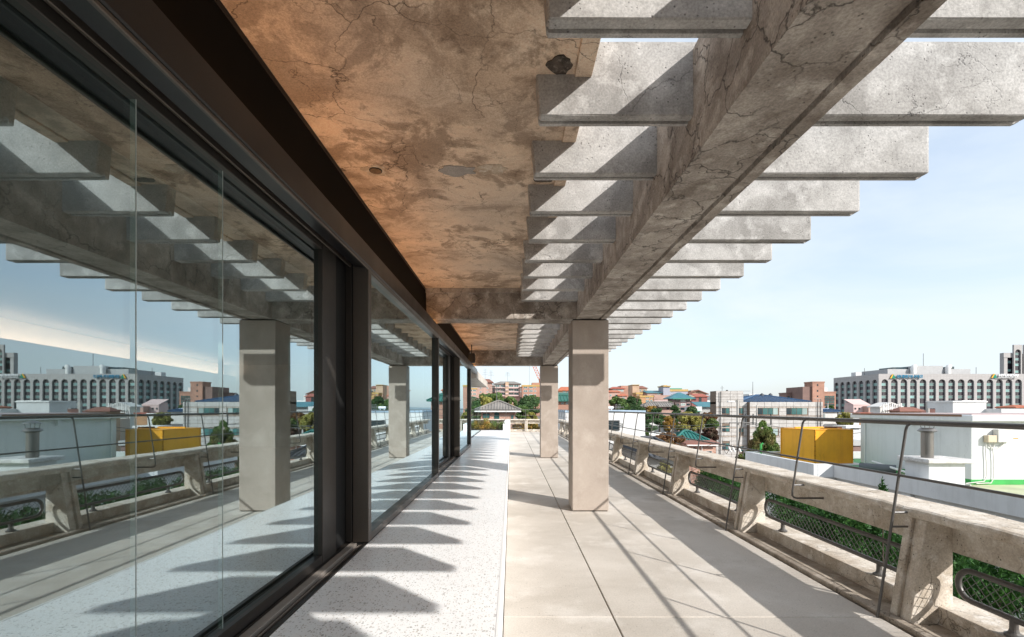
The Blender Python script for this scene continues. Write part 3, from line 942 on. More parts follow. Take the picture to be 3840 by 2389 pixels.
def hip_roof(x0, x1, y0, y1, z, rise, over, ridge=0.5, th=0.18, ribs=0.0, rib_r=0.06):
    """hip roof with eaves; ridge = share of the width taken by the ridge line (0 = pyramid)"""
    a0, a1, b0, b1 = x0 - over, x1 + over, y0 - over, y1 + over
    cx, cy = (a0 + a1) / 2, (b0 + b1) / 2
    rl = (a1 - a0) * ridge / 2
    m = MB()
    v = [(a0, b0, z), (a1, b0, z), (a1, b1, z), (a0, b1, z), (a0, b0, z + th), (a1, b0, z + th), (a1, b1, z + th), (a0, b1, z + th), (cx - rl, cy, z + rise), (cx + rl, cy, z + rise)]
    m.add(v, [(3, 2, 1, 0), (0, 1, 5, 4), (1, 2, 6, 5), (2, 3, 7, 6), (3, 0, 4, 7), (4, 5, 9, 8), (5, 6, 9), (6, 7, 8, 9), (7, 4, 8)])
    r = None
    if ribs:
        r = MB()
        zt = z + th
        def slope_pt(x, s):          # front slope, s from 0 (eave) to 1 (ridge)
            return Vector((x, b0 + (cy - b0) * s, zt + (z + rise - zt) * s + 0.01))
        k = a0 + ribs / 2
        while k < a1:
            if k < cx - rl: s = (k - a0) / (cx - rl - a0)
            elif k > cx + rl: s = (a1 - k) / (a1 - cx - rl)
            else: s = 1.0
            if s > 0.03:
                r.tube([slope_pt(k, 0.0) + Vector((0, -0.03, 0)), slope_pt(k, s)], rib_r, 5)
            k += ribs
        k = b0 + ribs / 2
        while k < b1:                # left slope
            s = 1 - abs(k - cy) / (cy - b0)
            if s > 0.03:
                r.tube([(a0 - 0.03, k, zt + 0.01), (a0 + (cx - rl - a0) * s, k, zt + (z + rise - zt) * s + 0.01)], rib_r, 5)
            k += ribs
        hips = [((a0, b0), cx - rl), ((a1, b0), cx + rl), ((a0, b1), cx - rl), ((a1, b1), cx + rl)]
        for (hx, hy), rx in hips:
            r.tube([(hx, hy, zt + 0.05), (rx, cy, z + rise + 0.05)], rib_r * 1.7, 6)
        r.tube([(cx - rl, cy, z + rise + 0.05), (cx + rl + 0.01, cy, z + rise + 0.05)], rib_r * 2.0, 6)
    return m, r

def house(name, label, crop, x0, x1, ytop, Y, depth, wall, roof=('flat', 'white_trim', 0.5), wins=(), frame='frame', pane='pane', cat='building', group='houses on the hillside', base=None, extra=()):
    """crop = (zoom, x offset, y offset) of the enlarged view in which the numbers were read"""
    zm, ox, oy = crop
    depth = min(depth, max(2.5, 0.028 * Y)) if x1 > 0 and Y > 30 else depth
    def Q(x, y): return P(ox + x / zm, oy + y / zm, Y)
    a, b = Q(x0, ytop), Q(x1, ytop)
    X0, X1, ZT = a.x, b.x, a.z
    zb = base if base is not None else min(ground_z(X0, Y), ground_z(X1, Y + depth)) - 0.5
    loc = Vector(((X0 + X1) / 2, Y + depth / 2, zb))
    o = empty(name, loc, 0, label, cat, group)
    box(X0, X1, Y, Y + depth, zb, ZT).build('wall', B[wall], o, 0, -loc)
    k = roof[0]
    if k == 'flat':
        t = roof[2]
        box(X0 - 0.12, X1 + 0.12, Y - 0.12, Y + depth + 0.12, ZT - t, ZT + 0.03).build('parapet', B[roof[1]], o, 0, -loc)
    elif k == 'hip':
        rm, rr = hip_roof(X0, X1, Y, Y + depth, ZT + 0.002, roof[2], roof[3], roof[4] if len(roof) > 4 else 0.45, 0.15, roof[5] if len(roof) > 5 else 0.0, roof[6] if len(roof) > 6 else 0.06)
        ro = rm.build('roof', B[roof[1]], o, 0, -loc)
        if rr:
            tag(rr.build('roof_ribs', B[roof[1]], ro, 0), kind='stuff')
    elif k == 'gable':      # gable end towards the camera
        ov = roof[3]
        ap = (X0 + X1) / 2
        MB().prism([(X0, ZT), (X1, ZT), (ap, ZT + roof[2])], Y, Y + depth, 'y').build('gable', B[wall], o, 0, -loc)
        sl = roof[2] / ((X1 - X0) / 2)
        pts = [(X0 - ov, ZT - ov * sl), (ap, ZT + roof[2]), (X1 + ov, ZT - ov * sl), (X1 + ov, ZT - ov * sl + 0.22), (ap, ZT + roof[2] + 0.25), (X0 - ov, ZT - ov * sl + 0.22)]
        MB().prism(pts, Y - ov, Y + depth + ov, 'y').build('roof', B[roof[1]], o, 0, -loc)
    elif k == 'shed':       # pent roof sloping up to the back
        MB().prism([(Y - roof[3], ZT + 0.01), (Y + depth + roof[3], ZT + roof[2]), (Y + depth + roof[3], ZT + roof[2] + 0.15), (Y - roof[3], ZT + 0.16)], X0 - roof[3], X1 + roof[3], 'x').build('roof', B[roof[1]], o, 0, -loc)
    for wdw in wins:
        wx, wy, ww, wh = wdw[:4]
        c = Q(wx, wy)
        window(o, loc, c.x, c.z, ww / zm / 1813 * Y, wh / zm / 1813 * Y, Y, wdw[4] if len(wdw) > 4 else frame, wdw[5] if len(wdw) > 5 else pane)
    for e in extra:         # extra masses: (part name, x0, x1, ytop, ybottom, front offset, depth, material)
        nm, ex0, ex1, et, eb, fo, dp, mt = e
        c0, c1 = Q(ex0, et), Q(ex1, eb)
        box(c0.x, c1.x, Y + fo, Y + fo + dp, c1.z, c0.z).build(nm, B[mt], o, 0, -loc)
    return o, loc, Q

def grid(xs, ys, w, h, *rest):
    return [(x, y, w, h) + rest for y in ys for x in xs]

cA = (3.024, 1600, 1300)
cB = (3.78, 2200, 1350)
cC = (3.78, 2650, 1350)
cD = (2.326, 2800, 1550)
cE = (3.285, 3100, 1250)

def aerial(parent, off, x, y, z, h, arms=4, w=0.9):
    m = MB().tube([(x, y, z), (x, y, z + h)], 0.035, 5)
    for i in range(arms):
        zz = z + h * (0.62 + 0.36 * i / max(1, arms - 1))
        m.tube([(x - w * (1 - 0.12 * i), y, zz), (x + w * (1 - 0.12 * i), y, zz)], 0.022, 4)
    m.build('aerial', B['aerial'], parent, 0, -off)

# ------------------------------------------------ houses seen past the far end of the terrace
o, l, Q = house('apartment_house', 'pink apartment house with green glazed balconies and grey hip roof', cA, 775, 1055, 425, 150, 14, 'brick_pink', ('hip', 'grey_tile', 0.95, 0.5, 0.5),
    grid((803, 866, 958, 1017), (446, 490, 533), 54, 26), extra=[('stair_bay', 893, 930, 402, 575, -1.0, 3.0, 'brick_tan')] + [('balcony', a, b, yy, yy + 12, -0.9, 0.9, 'pink') for a, b in ((777, 892), (931, 1050)) for yy in (462, 507, 550)] + [('balcony', 895, 928, yy, yy + 14, -1.25, 0.24, 'pink') for yy in (440, 485, 530)])
aerial(o, l, Q(918, 400).x, 152, Q(918, 400).z, 3.2)
o, l, Q = house('brick_block', 'brown brick block with yellow cornice right of the pink apartment house', cA, 1082, 1420, 435, 148, 12, 'brick', ('flat', 'yellow_trim', 0.5),
    grid((1123, 1183), (462, 503, 550), 44, 22) + grid((1231,), (460, 503, 547), 22, 19), extra=[('stair_head', 1198, 1300, 404, 440, 2, 5, 'brick')])
aerial(o, l, Q(1168, 430).x, 150, Q(1168, 430).z, 14, 3, 0.35)
o, l, Q = house('brick_block', 'plain pinkish brick block half hidden behind the canopy slab', cA, 575, 738, 408, 146, 12, 'brick_pink', ('hip', 'brown_roof', 1.2, 0.5, 0.5), grid((612, 690), (470, 513, 548), 22, 16))
aerial(o, l, Q(655, 400).x, 150, Q(655, 408).z, 4.5)
aerial(o, l, Q(722, 400).x, 151, Q(722, 408).z, 4.0)
house('brick_block', 'narrow dark brick block between two pinkish apartment houses', cA, 738, 774, 440, 156, 8, 'brick_dark', ('flat', 'brown_trim', 0.4), grid((756,), (465, 500), 18, 16))
house('brick_block', 'dark gap house right of the pink apartment house', cA, 1050, 1082, 455, 160, 8, 'brick_dark', ('flat', 'brown_trim', 0.4), grid((1066,), (480, 510), 14, 14))
house('brick_block', 'low brick block with orange hip roof seen between the two columns', cA, 1500, 1650, 500, 150, 12, 'brick_orange', ('hip', 'orange_roof', 1.3, 0.4, 0.5), grid((1560, 1605), (510,), 30, 14))
house('brick_house', 'brick house with green hip roof seen between the two columns', cA, 1440, 1700, 622, 75, 9, 'brick', ('hip', 'green_roof', 1.0, 0.6, 0.35, 0.5, 0.07), grid((1480, 1540, 1592), (642,), 26, 22))
house('brick_house', 'farther house with green hip roof behind the nearer green roof', cA, 1470, 1640, 545, 110, 10, 'brick_pink', ('hip', 'green_roof', 0.6, 0.5, 0.5))
for i, (a, b, t, wl, lab) in enumerate(((130, 330, 455, 'brick_tan', 'tan brick block far behind the glass doors'), (-120, 90, 470, 'brick', 'red brick block far behind the glass doors'), (360, 470, 445, 'brick_orange', 'orange brick block far behind the doors with yellow cornice'), (480, 570, 468, 'brick_pink', 'small pink block just left of the canopy slab'))):
    house('brick_block', lab, cA, a, b, t, 150 + 3 * i, 10, wl, ('flat', 'yellow_trim', 0.5), grid([a + (b - a) * f for f in (0.25, 0.7)], (t + 28, t + 68, t + 105), 34, 20))

# little brick house with grey tiled hip roof
o, l, Q = house('brick_cottage', 'small brick house with grey tiled hip roof beyond the far parapet', cA, 618, 1005, 733, 50, 7, 'brick_house', ('hip', 'grey_tile', 1.05, 0.55, 0.06, 0.30, 0.055), [(676, 783, 78, 54, 'frame_dark', 'pane'), (972, 795, 26, 46, 'frame_dark', 'pane')], cat='house', group='low houses among the trees')
box(Q(612, 0).x - 0.5, Q(1015, 0).x + 0.5, 49.42, 49.52, Q(0, 740).z, Q(0, 727).z).build('eave_board', B['white_trim'], o, 0, -l)
c = Q(795, 790)
aw, ah = 0.26, 0.42
ap = [(c.x - aw, c.z - ah), (c.x + aw, c.z - ah)] + [(c.x + aw * math.cos(t), c.z + 0.2 + aw * math.sin(t)) for t in [math.pi * i / 10 for i in range(11)]]
aw_o = MB().prism(ap, 49.96, 50.02, 'y').build('arched_window', B['pane'], o, 0, -l)
aerial(o, l, Q(785, 640).x, 53, Q(785, 650).z, 2.2, 5, 1.1)

# ------------------------------------------------ hillside to the right of the near column
house('brick_tower_house', 'brown brick house with a tall stair tower and red roof', cB, 350, 530, 410, 150, 10, 'brick', ('hip', 'red_roof', 0.75, 0.4, 0.5), grid((395, 450, 500), (433,), 44, 26, 'frame', 'pane_pale'), extra=[('stair_tower', 497, 600, 362, 600, 1, 5, 'brick')])
house('brick_house', 'low pink brick house with bright red roofs beside the column', cB, 300, 470, 458, 140, 8, 'brick_pink', ('shed', 'orange_roof', 0.6, 0.3), grid((340, 420), (500,), 26, 26))
house('brick_house', 'low pink brick wing with a bright red pent roof', cB, 458, 570, 512, 138, 7, 'brick_pink', ('shed', 'orange_roof', 0.7, 0.3), grid((522,), (540,), 34, 28, 'frame', 'pane'))
o, l, Q = house('brick_tower_house', 'tan brick house with a square tower and yellow cornice', cB, 735, 855, 405, 155, 10, 'brick_tan', ('hip', 'brown_roof', 0.95, 0.3, 0.3), grid((763, 820), (430,), 24, 26), extra=[('stair_tower', 645, 738, 355, 560, -0.5, 6, 'brick_tan'), ('cornice', 641, 742, 350, 358, -0.8, 6.6, 'yellow_trim')])
house('brick_block', 'orange brick house with white balcony windows', cB, 757, 950, 505, 128, 10, 'brick_orange', ('flat', 'yellow_trim', 0.45), [(862, 530, 48, 30), (918, 527, 30, 26), (862, 582, 46, 32), (918, 578, 30, 28), (797, 630, 44, 24)])
house('brick_house', 'tan gabled house rising behind the orange brick house', cB, 705, 790, 462, 142, 8, 'brick_orange', ('flat', 'yellow_trim', 0.5), grid((725,), (485,), 18, 26))
house('low_house', 'teal roofed house behind the flat pink house', cB, 860, 1075, 470, 150, 10, 'brick_pink', ('shed', 'cyan_roof', 0.8, 0.4), grid((1020,), (482,), 40, 18))
house('brick_block', 'flat pale pink house beside the orange brick house', cB, 955, 1170, 500, 128, 10, 'pink', ('flat', 'brick_pink', 1.2), [(1036, 540, 24, 22), (1036, 595, 24, 24), (1130, 595, 30, 24), (1130, 540, 20, 22)])
house('grey_block', 'lavender grey block with a small yellow roofed tower', cB, 1110, 1432, 418, 150, 14, 'lavender', ('flat', 'yellow_trim', 0.6), grid((1210,), (445, 495), 22, 24), extra=[('corner_tower', 1078, 1170, 378, 580, -0.6, 5, 'lavender'), ('tower_roof', 1072, 1178, 366, 380, -1.0, 6, 'yellow_trim'), ('tower_cap', 1100, 1150, 356, 367, 0.5, 3, 'yellow_trim'), ('roof_hut', 1215, 1400, 395, 420, 3, 5, 'green_trim')])
o, l, Q = house('pagoda_house', 'mauve brick house under a bright cyan hip roof', cB, 1212, 1470, 552, 110, 10, 'purple_brick', ('hip', 'cyan_roof', 1.5, 0.9, 0.12), [(1365, 574, 70, 34, 'frame', 'pane_pale'), (1366, 630, 66, 32, 'frame', 'pane_pale'), (1440, 575, 46, 26, 'frame_dark', 'pane_dark'), (1440, 630, 46, 26, 'frame_dark', 'pane_dark'), (1366, 690, 70, 34, 'frame_dark', 'pane_dark'), (1440, 688, 46, 26, 'frame_dark', 'pane_dark'), (1285, 574, 48, 32, 'frame_dark', 'pane_dark'), (1285, 632, 48, 32, 'frame_dark', 'pane_dark')], extra=[('fascia', 1200, 1482, 545, 556, -0.95, 0.2, 'green_trim')])
house('gabled_house', 'orange house with a brown gable roof on the hilltop', cB, 1450, 1690, 478, 150, 10, 'brick_tan', ('gable', 'brown_roof', 1.0, 0.7), [(1495, 495, 56, 18), (1665, 500, 22, 32), (1565, 490, 14, 14)], extra=[('clerestory', 1508, 1635, 428, 478, 1.5, 5, 'brick_tan')])
house('maroon_house', 'dark red house with a glazed bay below the gabled house', cB, 1552, 1710, 522, 128, 9, 'maroon', ('shed', 'red_roof', 0.8, 0.3), [(1610, 575, 36, 90, 'frame_dark', 'pane_dark'), (1515, 595, 56, 28, 'frame', 'pane_pale')], extra=[('side_wing', 1482, 1553, 575, 655, -0.4, 6, 'maroon')])
house('low_house', 'long grey house with a pale teal roof left of the tiled building', cB, 1605, 1880, 668, 100, 10, 'grey', ('shed', 'cyan_roof', 1.0, 0.6), [(1674, 688, 24, 26), (1803, 688, 32, 28), (1800, 748, 32, 24, 'frame_dark', 'pane_dark'), (1848, 748, 26, 24, 'frame_dark', 'pane_dark'), (1850, 690, 20, 26, 'frame_dark', 'pane_dark')], extra=[('sun_room', 1505, 1600, 660, 725, -1.2, 6, 'white'), ('awning', 1450, 1565, 722, 732, -2.0, 5, 'green_trim')])
house('low_house', 'white house far off between gabled house and tiled building', cB, 1700, 1860, 575, 170, 10, 'white', ('flat', 'white_trim', 0.5), grid((1740, 1800), (590,), 34, 18))
house('far_apartments', 'distant white apartment slab above the low houses', cB, 1752, 1835, 502, 420, 20, 'offwhite', ('flat', 'white_trim', 1.0), grid((1768, 1790, 1812), (515, 530, 545), 10, 9, 'frame', 'pane'))
house('far_apartments', 'distant low white block at the left of the tiled tower', cB, 1690, 1752, 525, 430, 20, 'white', ('flat', 'white_trim', 1.0), grid((1705, 1735), (540,), 10, 8))
# traditional grey roofs among the trees
house('tiled_house', 'long house with curved grey tiled roof among pines', cB, 850, 1250, 665, 92, 9, 'brick_pink', ('hip', 'grey_tile', 0.95, 0.7, 0.55, 0.45, 0.06), grid((1150, 1215), (690,), 34, 20, 'frame_dark', 'pane_dark'), cat='house', group='low houses among the trees')
house('tiled_house', 'house with teal hip roof and white ridges below the yellow tree', cB, 1285, 1650, 1160, 52, 8, 'offwhite', ('hip', 'teal_roof', 1.1, 0.5, 0.12, 0.36, 0.075), cat='house', group='low houses among the trees')
o, l, Q = house('brick_annex', 'low red brick annex with rusty roof beside the tiled building', cB, 1420, 1832, 1200, 50, 6, 'brick_house', ('shed', 'brown_roof', 0.35, 0.35), [(1730, 1302, 90, 26, 'frame', 'pane_dark'), (1525, 1252, 30, 18, 'frame_dark', 'pane_dark')], cat='house', group='low houses among the trees', extra=[('downpipe', 1625, 1633, 1215, 1330, -0.12, 0.08, 'white_trim'), ('eave', 1400, 1840, 1196, 1212, -0.45, 0.1, 'white_trim')])
house('low_house', 'grey concrete house behind the pine trunks', cB, 880, 1290, 900, 62, 8, 'grey', ('flat', 'offwhite', 0.3), [(905, 985, 50, 50, 'frame_dark', 'pane_dark'), (1120, 985, 60, 40, 'frame_dark', 'pane_dark')], cat='house', group='low houses among the trees')
house('low_house', 'pale flat garden house under the rust coloured tree', cB, 850, 1240, 1050, 48, 6, 'offwhite', ('flat', 'white_trim', 0.3), cat='house', group='low houses among the trees')
house('tiled_house', 'dark blue tiled roof low behind the mesh panel', cB, 880, 1300, 1395, 26, 6, 'grey', ('hip', 'dark_tile', 0.9, 0.4, 0.3, 0.26, 0.05), cat='house', group='low houses among the trees')

# ------------------------------------------------ white building next to the terrace
wb = empty('white_annex', (6.3, 35, GZ), 0, 'plain bright white building with a dark window left of the pines', 'building')
WO = Vector((6.3, 35, GZ))
zt = P(2419, 1541, 32).z
sp(box(3.6, 8.86, 32, 40, GZ, zt), 'wall', B['white'], wb, WO)
sp(box(3.56, 8.90, 31.96, 40.04, zt - 0.10, zt + 0.03), 'coping', plain('blue_grey_coping', (0.35, 0.45, 0.55), 0.5), wb, WO)
for gxp in (4.93, 7.25, 8.2):
    sp(box(gxp, gxp + 0.02, 31.995, 32.0, GZ + 4, zt - 0.11), 'panel_joint', plain('joint_grey', (0.45, 0.45, 0.45), 0.8), wb, WO)
c0, c1 = P(2262, 1576, 32), P(2323, 1614, 32)
window(wb, WO, (c0.x + c1.x) / 2, (c0.z + c1.z) / 2, c1.x - c0.x, c0.z - c1.z, 32, 'frame_dark', 'pane_dark')
rt = empty('roof_equipment', (6.8, 36, zt), 0, 'white tank and pipe loops on the roof of the bright white building', 'tank')
RO = Vector((6.8, 36, zt))
sp(MB().tube([(7.05, 36, zt + 0.22), (7.6, 36, zt + 0.22)], 0.10, 12), 'tank', B['white_trim'], rt, RO)
for xx in (7.15, 7.45):
    sp(box(xx, xx + 0.05, 35.95, 36.05, zt, zt + 0.13), 'leg', B['white_trim'], rt, RO)
for xx in (7.78, 8.0):
    sp(MB().tube([(xx, 36, zt)] + arc((xx + 0.05, 36, zt + 0.42), 0.05, math.pi, 0, 8, 'xz') + [(xx + 0.10, 36, zt)], 0.016, 6), 'vent_pipe', B['steel'], rt, RO)
sp(MB().tube([(6.6, 36.3, zt + 0.26), (8.45, 36.3, zt + 0.26), (8.45, 36.3, zt)], 0.018, 6), 'pipe', B['steel'], rt, RO)

# ------------------------------------------------ building clad in pale tiles with a blue tiled roof
tb = empty('tiled_building', (31, 79, GZ), 0, 'pale tile-clad building with green windows under a blue glazed roof', 'building')
TO = Vector((31, 79, GZ))
TY = 74.0
def tz(py): return P(0, py, TY).z
def tx(px): return P(px, 0, TY).x
xc, xr, xl = tx(2811), tx(3085), tx(2693)
z_par = tz(1507)
M['clad'] = concrete('pale_clad_tile', (0.50, 0.48, 0.46), (0.42, 0.395, 0.37), (0.56, 0.54, 0.52), 1.0, None, 0, 0.1, 0.1)
M['clad_joint'] = plain('clad_joint', (0.20, 0.15, 0.115), 0.9)
M['rough_band'] = concrete('rough_stone_band', (0.48, 0.42, 0.37), (0.33, 0.28, 0.24), (0.58, 0.53, 0.48), 4, None, 0.5, 0.4, 1.0)
sp(box(xc, xr, TY, TY + 11, GZ, z_par - 0.02), 'wall_core', M['clad_joint'], tb, TO)
sp(box(xl, xc - 0.02, TY + 0.8, TY + 3.0, GZ, z_par - 0.02), 'wall_core', M['clad_joint'], tb, TO)
zt_tw = tz(1465.5)
sp(box(xl, tx(2797), TY + 0.83, TY + 3.0, z_par - 0.3, zt_tw), 'stair_tower', M['clad_joint'], tb, TO)
_pan = {}
def clad(x0, x1, z0, z1, yf, mat='clad', name='panel'):
    k = (round(x1 - x0, 3), round(z1 - z0, 3), mat)
    if k not in _pan:
        _pan[k] = box(0.022, x1 - x0 - 0.022, -0.06, -0.001, 0.022, z1 - z0 - 0.022).mesh(name, M[mat])
    link(name, _pan[k], tb, Vector((x0, yf, z0)) - TO)
# rows: heights in photo pixels
rows = [(1507, 1525, 'clad'), (1525, 1530, 'rough_band'), (1530, 1544, 'clad'), (1544, 1558, 'clad'), (1558, 1562, 'rough_band'), (1562, 1575, 'clad'), (1575, 1588, 'clad'), (1588, 1602, 'clad'), (1602, 1607, 'rough_band'), (1607, 1621, 'clad'), (1621, 1635, 'clad'), (1635, 1640, 'rough_band'), (1640, 1655, 'clad'), (1655, 1670, 'clad'), (1670, 1675, 'rough_band'), (1675, 1690, 'clad'), (1690, 1705, 'clad'), (1705, 1720, 'clad')]
ncol = 10
pw = (xr - xc) / ncol
r_wins = [(2841, 2917, 1531, 1556), (2947, 3027, 1531, 1556), (2841, 2917, 1608, 1634), (2947, 3027, 1608, 1634)]
l_wins = [(2715, 2744, 1531, 1553), (2773, 2797, 1531, 1553), (2716, 2744, 1598, 1621), (2773, 2797, 1604, 1623), (2716, 2744, 1664, 1689), (2773, 2797, 1676, 1696)]
for a, b, m in rows:
    z1, z0 = tz(a), tz(b)
    for i in range(ncol):
        px0, px1 = xc + pw * i, xc + pw * (i + 1)
        if m == 'clad' and any(px0 < tx(w[1]) - 0.1 and px1 > tx(w[0]) + 0.1 and z0 < tz(w[2]) - 0.05 and z1 > tz(w[3]) + 0.05 for w in r_wins):
            # keep the parts of the panel beside the window
            for w in r_wins:
                if px0 < tx(w[1]) - 0.1 and px1 > tx(w[0]) + 0.1 and z0 < tz(w[2]) - 0.05 and z1 > tz(w[3]) + 0.05:
                    if tx(w[0]) - px0 > 0.15: clad(px0, tx(w[0]), z0, z1, TY, m)
                    if px1 - tx(w[1]) > 0.15: clad(tx(w[1]), px1, z0, z1, TY, m)
            continue
        clad(px0, px1, z0, z1, TY, m)
    lw = (xc - 0.02 - xl) / 4
    for i in range(4):
        px0, px1 = xl + lw * i, xl + lw * (i + 1)
        hit = [w for w in l_wins if px0 < tx(w[1]) - 0.1 and px1 > tx(w[0]) + 0.1 and z0 < tz(w[2]) - 0.05 and z1 > tz(w[3]) + 0.05]
        if m == 'clad' and hit:
            w = hit[0]
            if tx(w[0]) - px0 > 0.15: clad(px0, tx(w[0]), z0, z1, TY + 0.8, m)
            if px1 - tx(w[1]) > 0.15: clad(tx(w[1]), px1, z0, z1, TY + 0.8, m)
            continue
        clad(px0, px1, z0, z1, TY + 0.8, m)
for a, b in ((1465.5, 1477), (1477, 1488), (1488, 1499), (1499, 1507)):
    for p0, p1 in ((2693, 2714), (2714, 2747), (2747, 2773), (2773, 2797)):
        clad(tx(p0), tx(p1), tz(b), tz(a), TY + 0.83)
for w in r_wins + l_wins:
    yf = TY if w in r_wins else TY + 0.8
    w0, w1, za, zb_ = tx(w[0]), tx(w[1]), tz(w[2]), tz(w[3])
    fo = box(w0, w1, yf - 0.06, yf - 0.002, zb_ - 0.03, zb_ + 0.06).build('window', B['brown_trim'], tb, 0, -TO)
    n = 4 if w in r_wins else 2
    for i in range(n):
        a = w0 + (w1 - w0) * i / n + 0.04
        b = w0 + (w1 - w0) * (i + 1) / n - 0.04
        sp(box(a, b, yf - 0.035, yf - 0.003, zb_ + 0.06, za), 'pane', B['pane'] if i % 3 else B['pane_pale'] if w in r_wins and i == 3 else B['pane_dark'], tb, TO)
rm, rr = hip_roof(xc - 0.9, xr - 1.6, TY + 1.2, TY + 10, z_par - 0.1, tz(1484) - z_par + 0.3, 0.35, 0.10, 0.12, 0.30, 0.085)
ro = sp(rm, 'roof', B['blue_tile'], tb, TO)
ro2 = rr.build('roof_ribs', B['blue_tile'], ro)
tag(ro2, kind='stuff')
for px in (2857, 2889):
    c = P(px, 1482, TY + 5.4)
    sp(MB().lathe([(0.25, c.z - 0.4), (0.34, c.z - 0.1), (0.28, c.z + 0.15), (0.02, c.z + 0.35)], c.x, c.y, 10), 'ridge_end', B['dark_tile'], tb, TO)
for px in (3065, 3076):
    sp(MB().tube([(tx(px), TY - 0.15, GZ)] + arc((tx(px) - 0.15, TY - 0.15, tz(1500)), 0.15, 0, math.pi / 2, 5, 'xz') + [(tx(px) - 0.6, TY - 0.15, tz(1500) + 0.15)], 0.05, 6), 'downpipe', B['steel'], tb, TO)
sp(MB().tube([(tx(2707), TY + 0.6, GZ), (tx(2708), TY + 0.6, zt_tw - 0.1)], 0.06, 6), 'cable_pipe', B['frame_dark'], tb, TO)
sp(MB().tube([(tx(2889), TY + 5.4, tz(1484)), (tx(2889), TY + 5.4, tz(1424))], 0.06, 6, True, 0.03), 'mast', B['steel'], tb, TO)
aerial(tb, TO, tx(2811) , TY + 3, tz(1500), tz(1463) - tz(1500), 2, 1.8)
aerial(tb, TO, tx(2740) , TY + 3, zt_tw, 0.9, 1, 0.3)
sp(box(tx(2746), tx(2752), TY + 2, TY + 2.2, zt_tw, zt_tw + 0.2), 'roof_box', B['frame_dark'], tb, TO)

# ------------------------------------------------ brown brick complex and other roofs behind
house('brown_complex', 'dark brown brick wing with a strip of green windows', cC, 1132, 1418, 462, 172, 20, 'brick_dark', ('flat', 'brick_dark', 0.4), [(1275, 528, 150, 36, 'frame_dark', 'pane'), (1160, 524, 26, 20, 'frame_dark', 'pane')], group='office blocks', extra=[('glass_lantern', 1332, 1376, 418, 462, 1, 6, 'pane_pale')])
house('brown_complex', 'brown brick tower with three small dark windows', cC, 1500, 1668, 306, 165, 14, 'brick', ('flat', 'brick', 0.4), [(1572, 355, 18, 26, 'frame_dark', 'pane_dark'), (1572, 437, 18, 26, 'frame_dark', 'pane_dark'), (1572, 514, 18, 22, 'frame_dark', 'pane_dark')], group='office blocks', extra=[('shoulder', 1376, 1500, 378, 700, 0.6, 10, 'brick_dark')])
house('brown_complex', 'low brick office with bands of green glass beside the tower', cC, 1668, 1830, 448, 170, 14, 'brick', ('flat', 'brick', 0.4), grid((1688, 1722, 1758, 1794), (522, 595), 30, 30, 'frame_dark', 'pane') + grid((1740,), (558, 635), 140, 36, 'frame_dark', 'pane_dark'), group='office blocks', extra=[('cooling_tower', 1688, 1788, 382, 446, 3, 6, 'white')])
house('far_apartments', 'distant white slab block behind the aerial of the tiled building', cC, 600, 765, 482, 380, 18, 'white', ('flat', 'white_trim', 1.0), grid((650, 680, 710, 740), (497,), 14, 20, 'frame', 'pane'), group='houses on the hillside')
house('low_house', 'small white house with a blue tiled hip roof', cC, 1650, 1850, 735, 85, 8, 'offwhite', ('hip', 'blue_tile', 0.5, 0.35, 0.4, 0.3, 0.06), [(1668, 790, 22, 60, 'frame', 'pane_pale')])
house('pink_house', 'pink stepped house below the arched office block', cE, 330, 535, 885, 120, 8, 'pink', ('shed', 'pink', 1.4, 0.05), grid((352, 400), (927,), 18, 20, 'frame_dark', 'pane_dark'), extra=[('stair_head', 432, 520, 850, 900, 2, 4, 'pink'), ('front_wing', 442, 580, 897, 975, -2, 3, 'brick_pink')])
house('brick_house', 'low orange brick house with a red flat roof', cE, 405, 560, 978, 80, 8, 'brick_orange', ('flat', 'red_roof', 0.3), [(490, 1006, 30, 12, 'frame_dark', 'pane_dark')])
house('low_house', 'white flat house under the yellow tree', cE, 285, 400, 985, 78, 8, 'white', ('flat', 'white_trim', 0.4))
house('low_house', 'grey house under the telecom aerials', cE, 658, 905, 905, 100, 9, 'offwhite', ('gable', 'offwhite', 0.7, 0.4), [(712, 950, 40, 28, 'frame', 'pane'), (712, 1003, 40, 14, 'frame', 'pane')])
house('low_house', 'beige house with a dark red pitched roof', cE, 905, 1190, 965, 95, 9, 'brick_tan', ('hip', 'brown_roof', 0.9, 0.4, 0.5), [(1020, 990, 14, 22, 'frame_dark', 'pane_dark'), (1060, 990, 20, 22, 'frame_dark', 'pane_dark'), (955, 990, 60, 20, 'frame_dark', 'pane_dark')])
house('low_house', 'grey house with a brown pitched roof left of the white block', cE, 1310, 1560, 995, 90, 8, 'grey', ('gable', 'brown_roof', 0.7, 0.4))
o, l, Q = house('white_block', 'white stepped block in front of the arched office', cE, 1555, 1960, 838, 60, 10, 'white', ('flat', 'white_trim', 0.12), group='office blocks', extra=[('upper_box', 1838, 2108, 826, 925, 2.0, 5, 'white'), ('roof_lip', 1832, 2142, 824, 838, 1.8, 5.4, 'white_trim'), ('right_wing', 1950, 2600, 930, 1100, -2.0, 8, 'white')])
sp(MB().tube([Q(2200, 960), Q(2200, 985), Q(2200, 1010)], 0.12, 8), 'vent_pipe', B['white_trim'], o, l)
house('low_house', 'orange roof at the right edge before the arched office', cE, 2330, 2520, 920, 75, 8, 'offwhite', ('hip', 'orange_roof', 0.5, 0.4, 0.3))
house('low_house', 'white house with terrace railing right of the yellow tank', cC, 1980, 2330, 935, 70, 8, 'white', ('flat', 'white_trim', 0.3), [(2100, 975, 120, 14, 'frame_dark', 'pane_dark')])
house('low_house', 'low dark brick house behind the yellow tank', cC, 2020, 2300, 1150, 38, 5, 'brick_dark', ('flat', 'grey', 0.35))

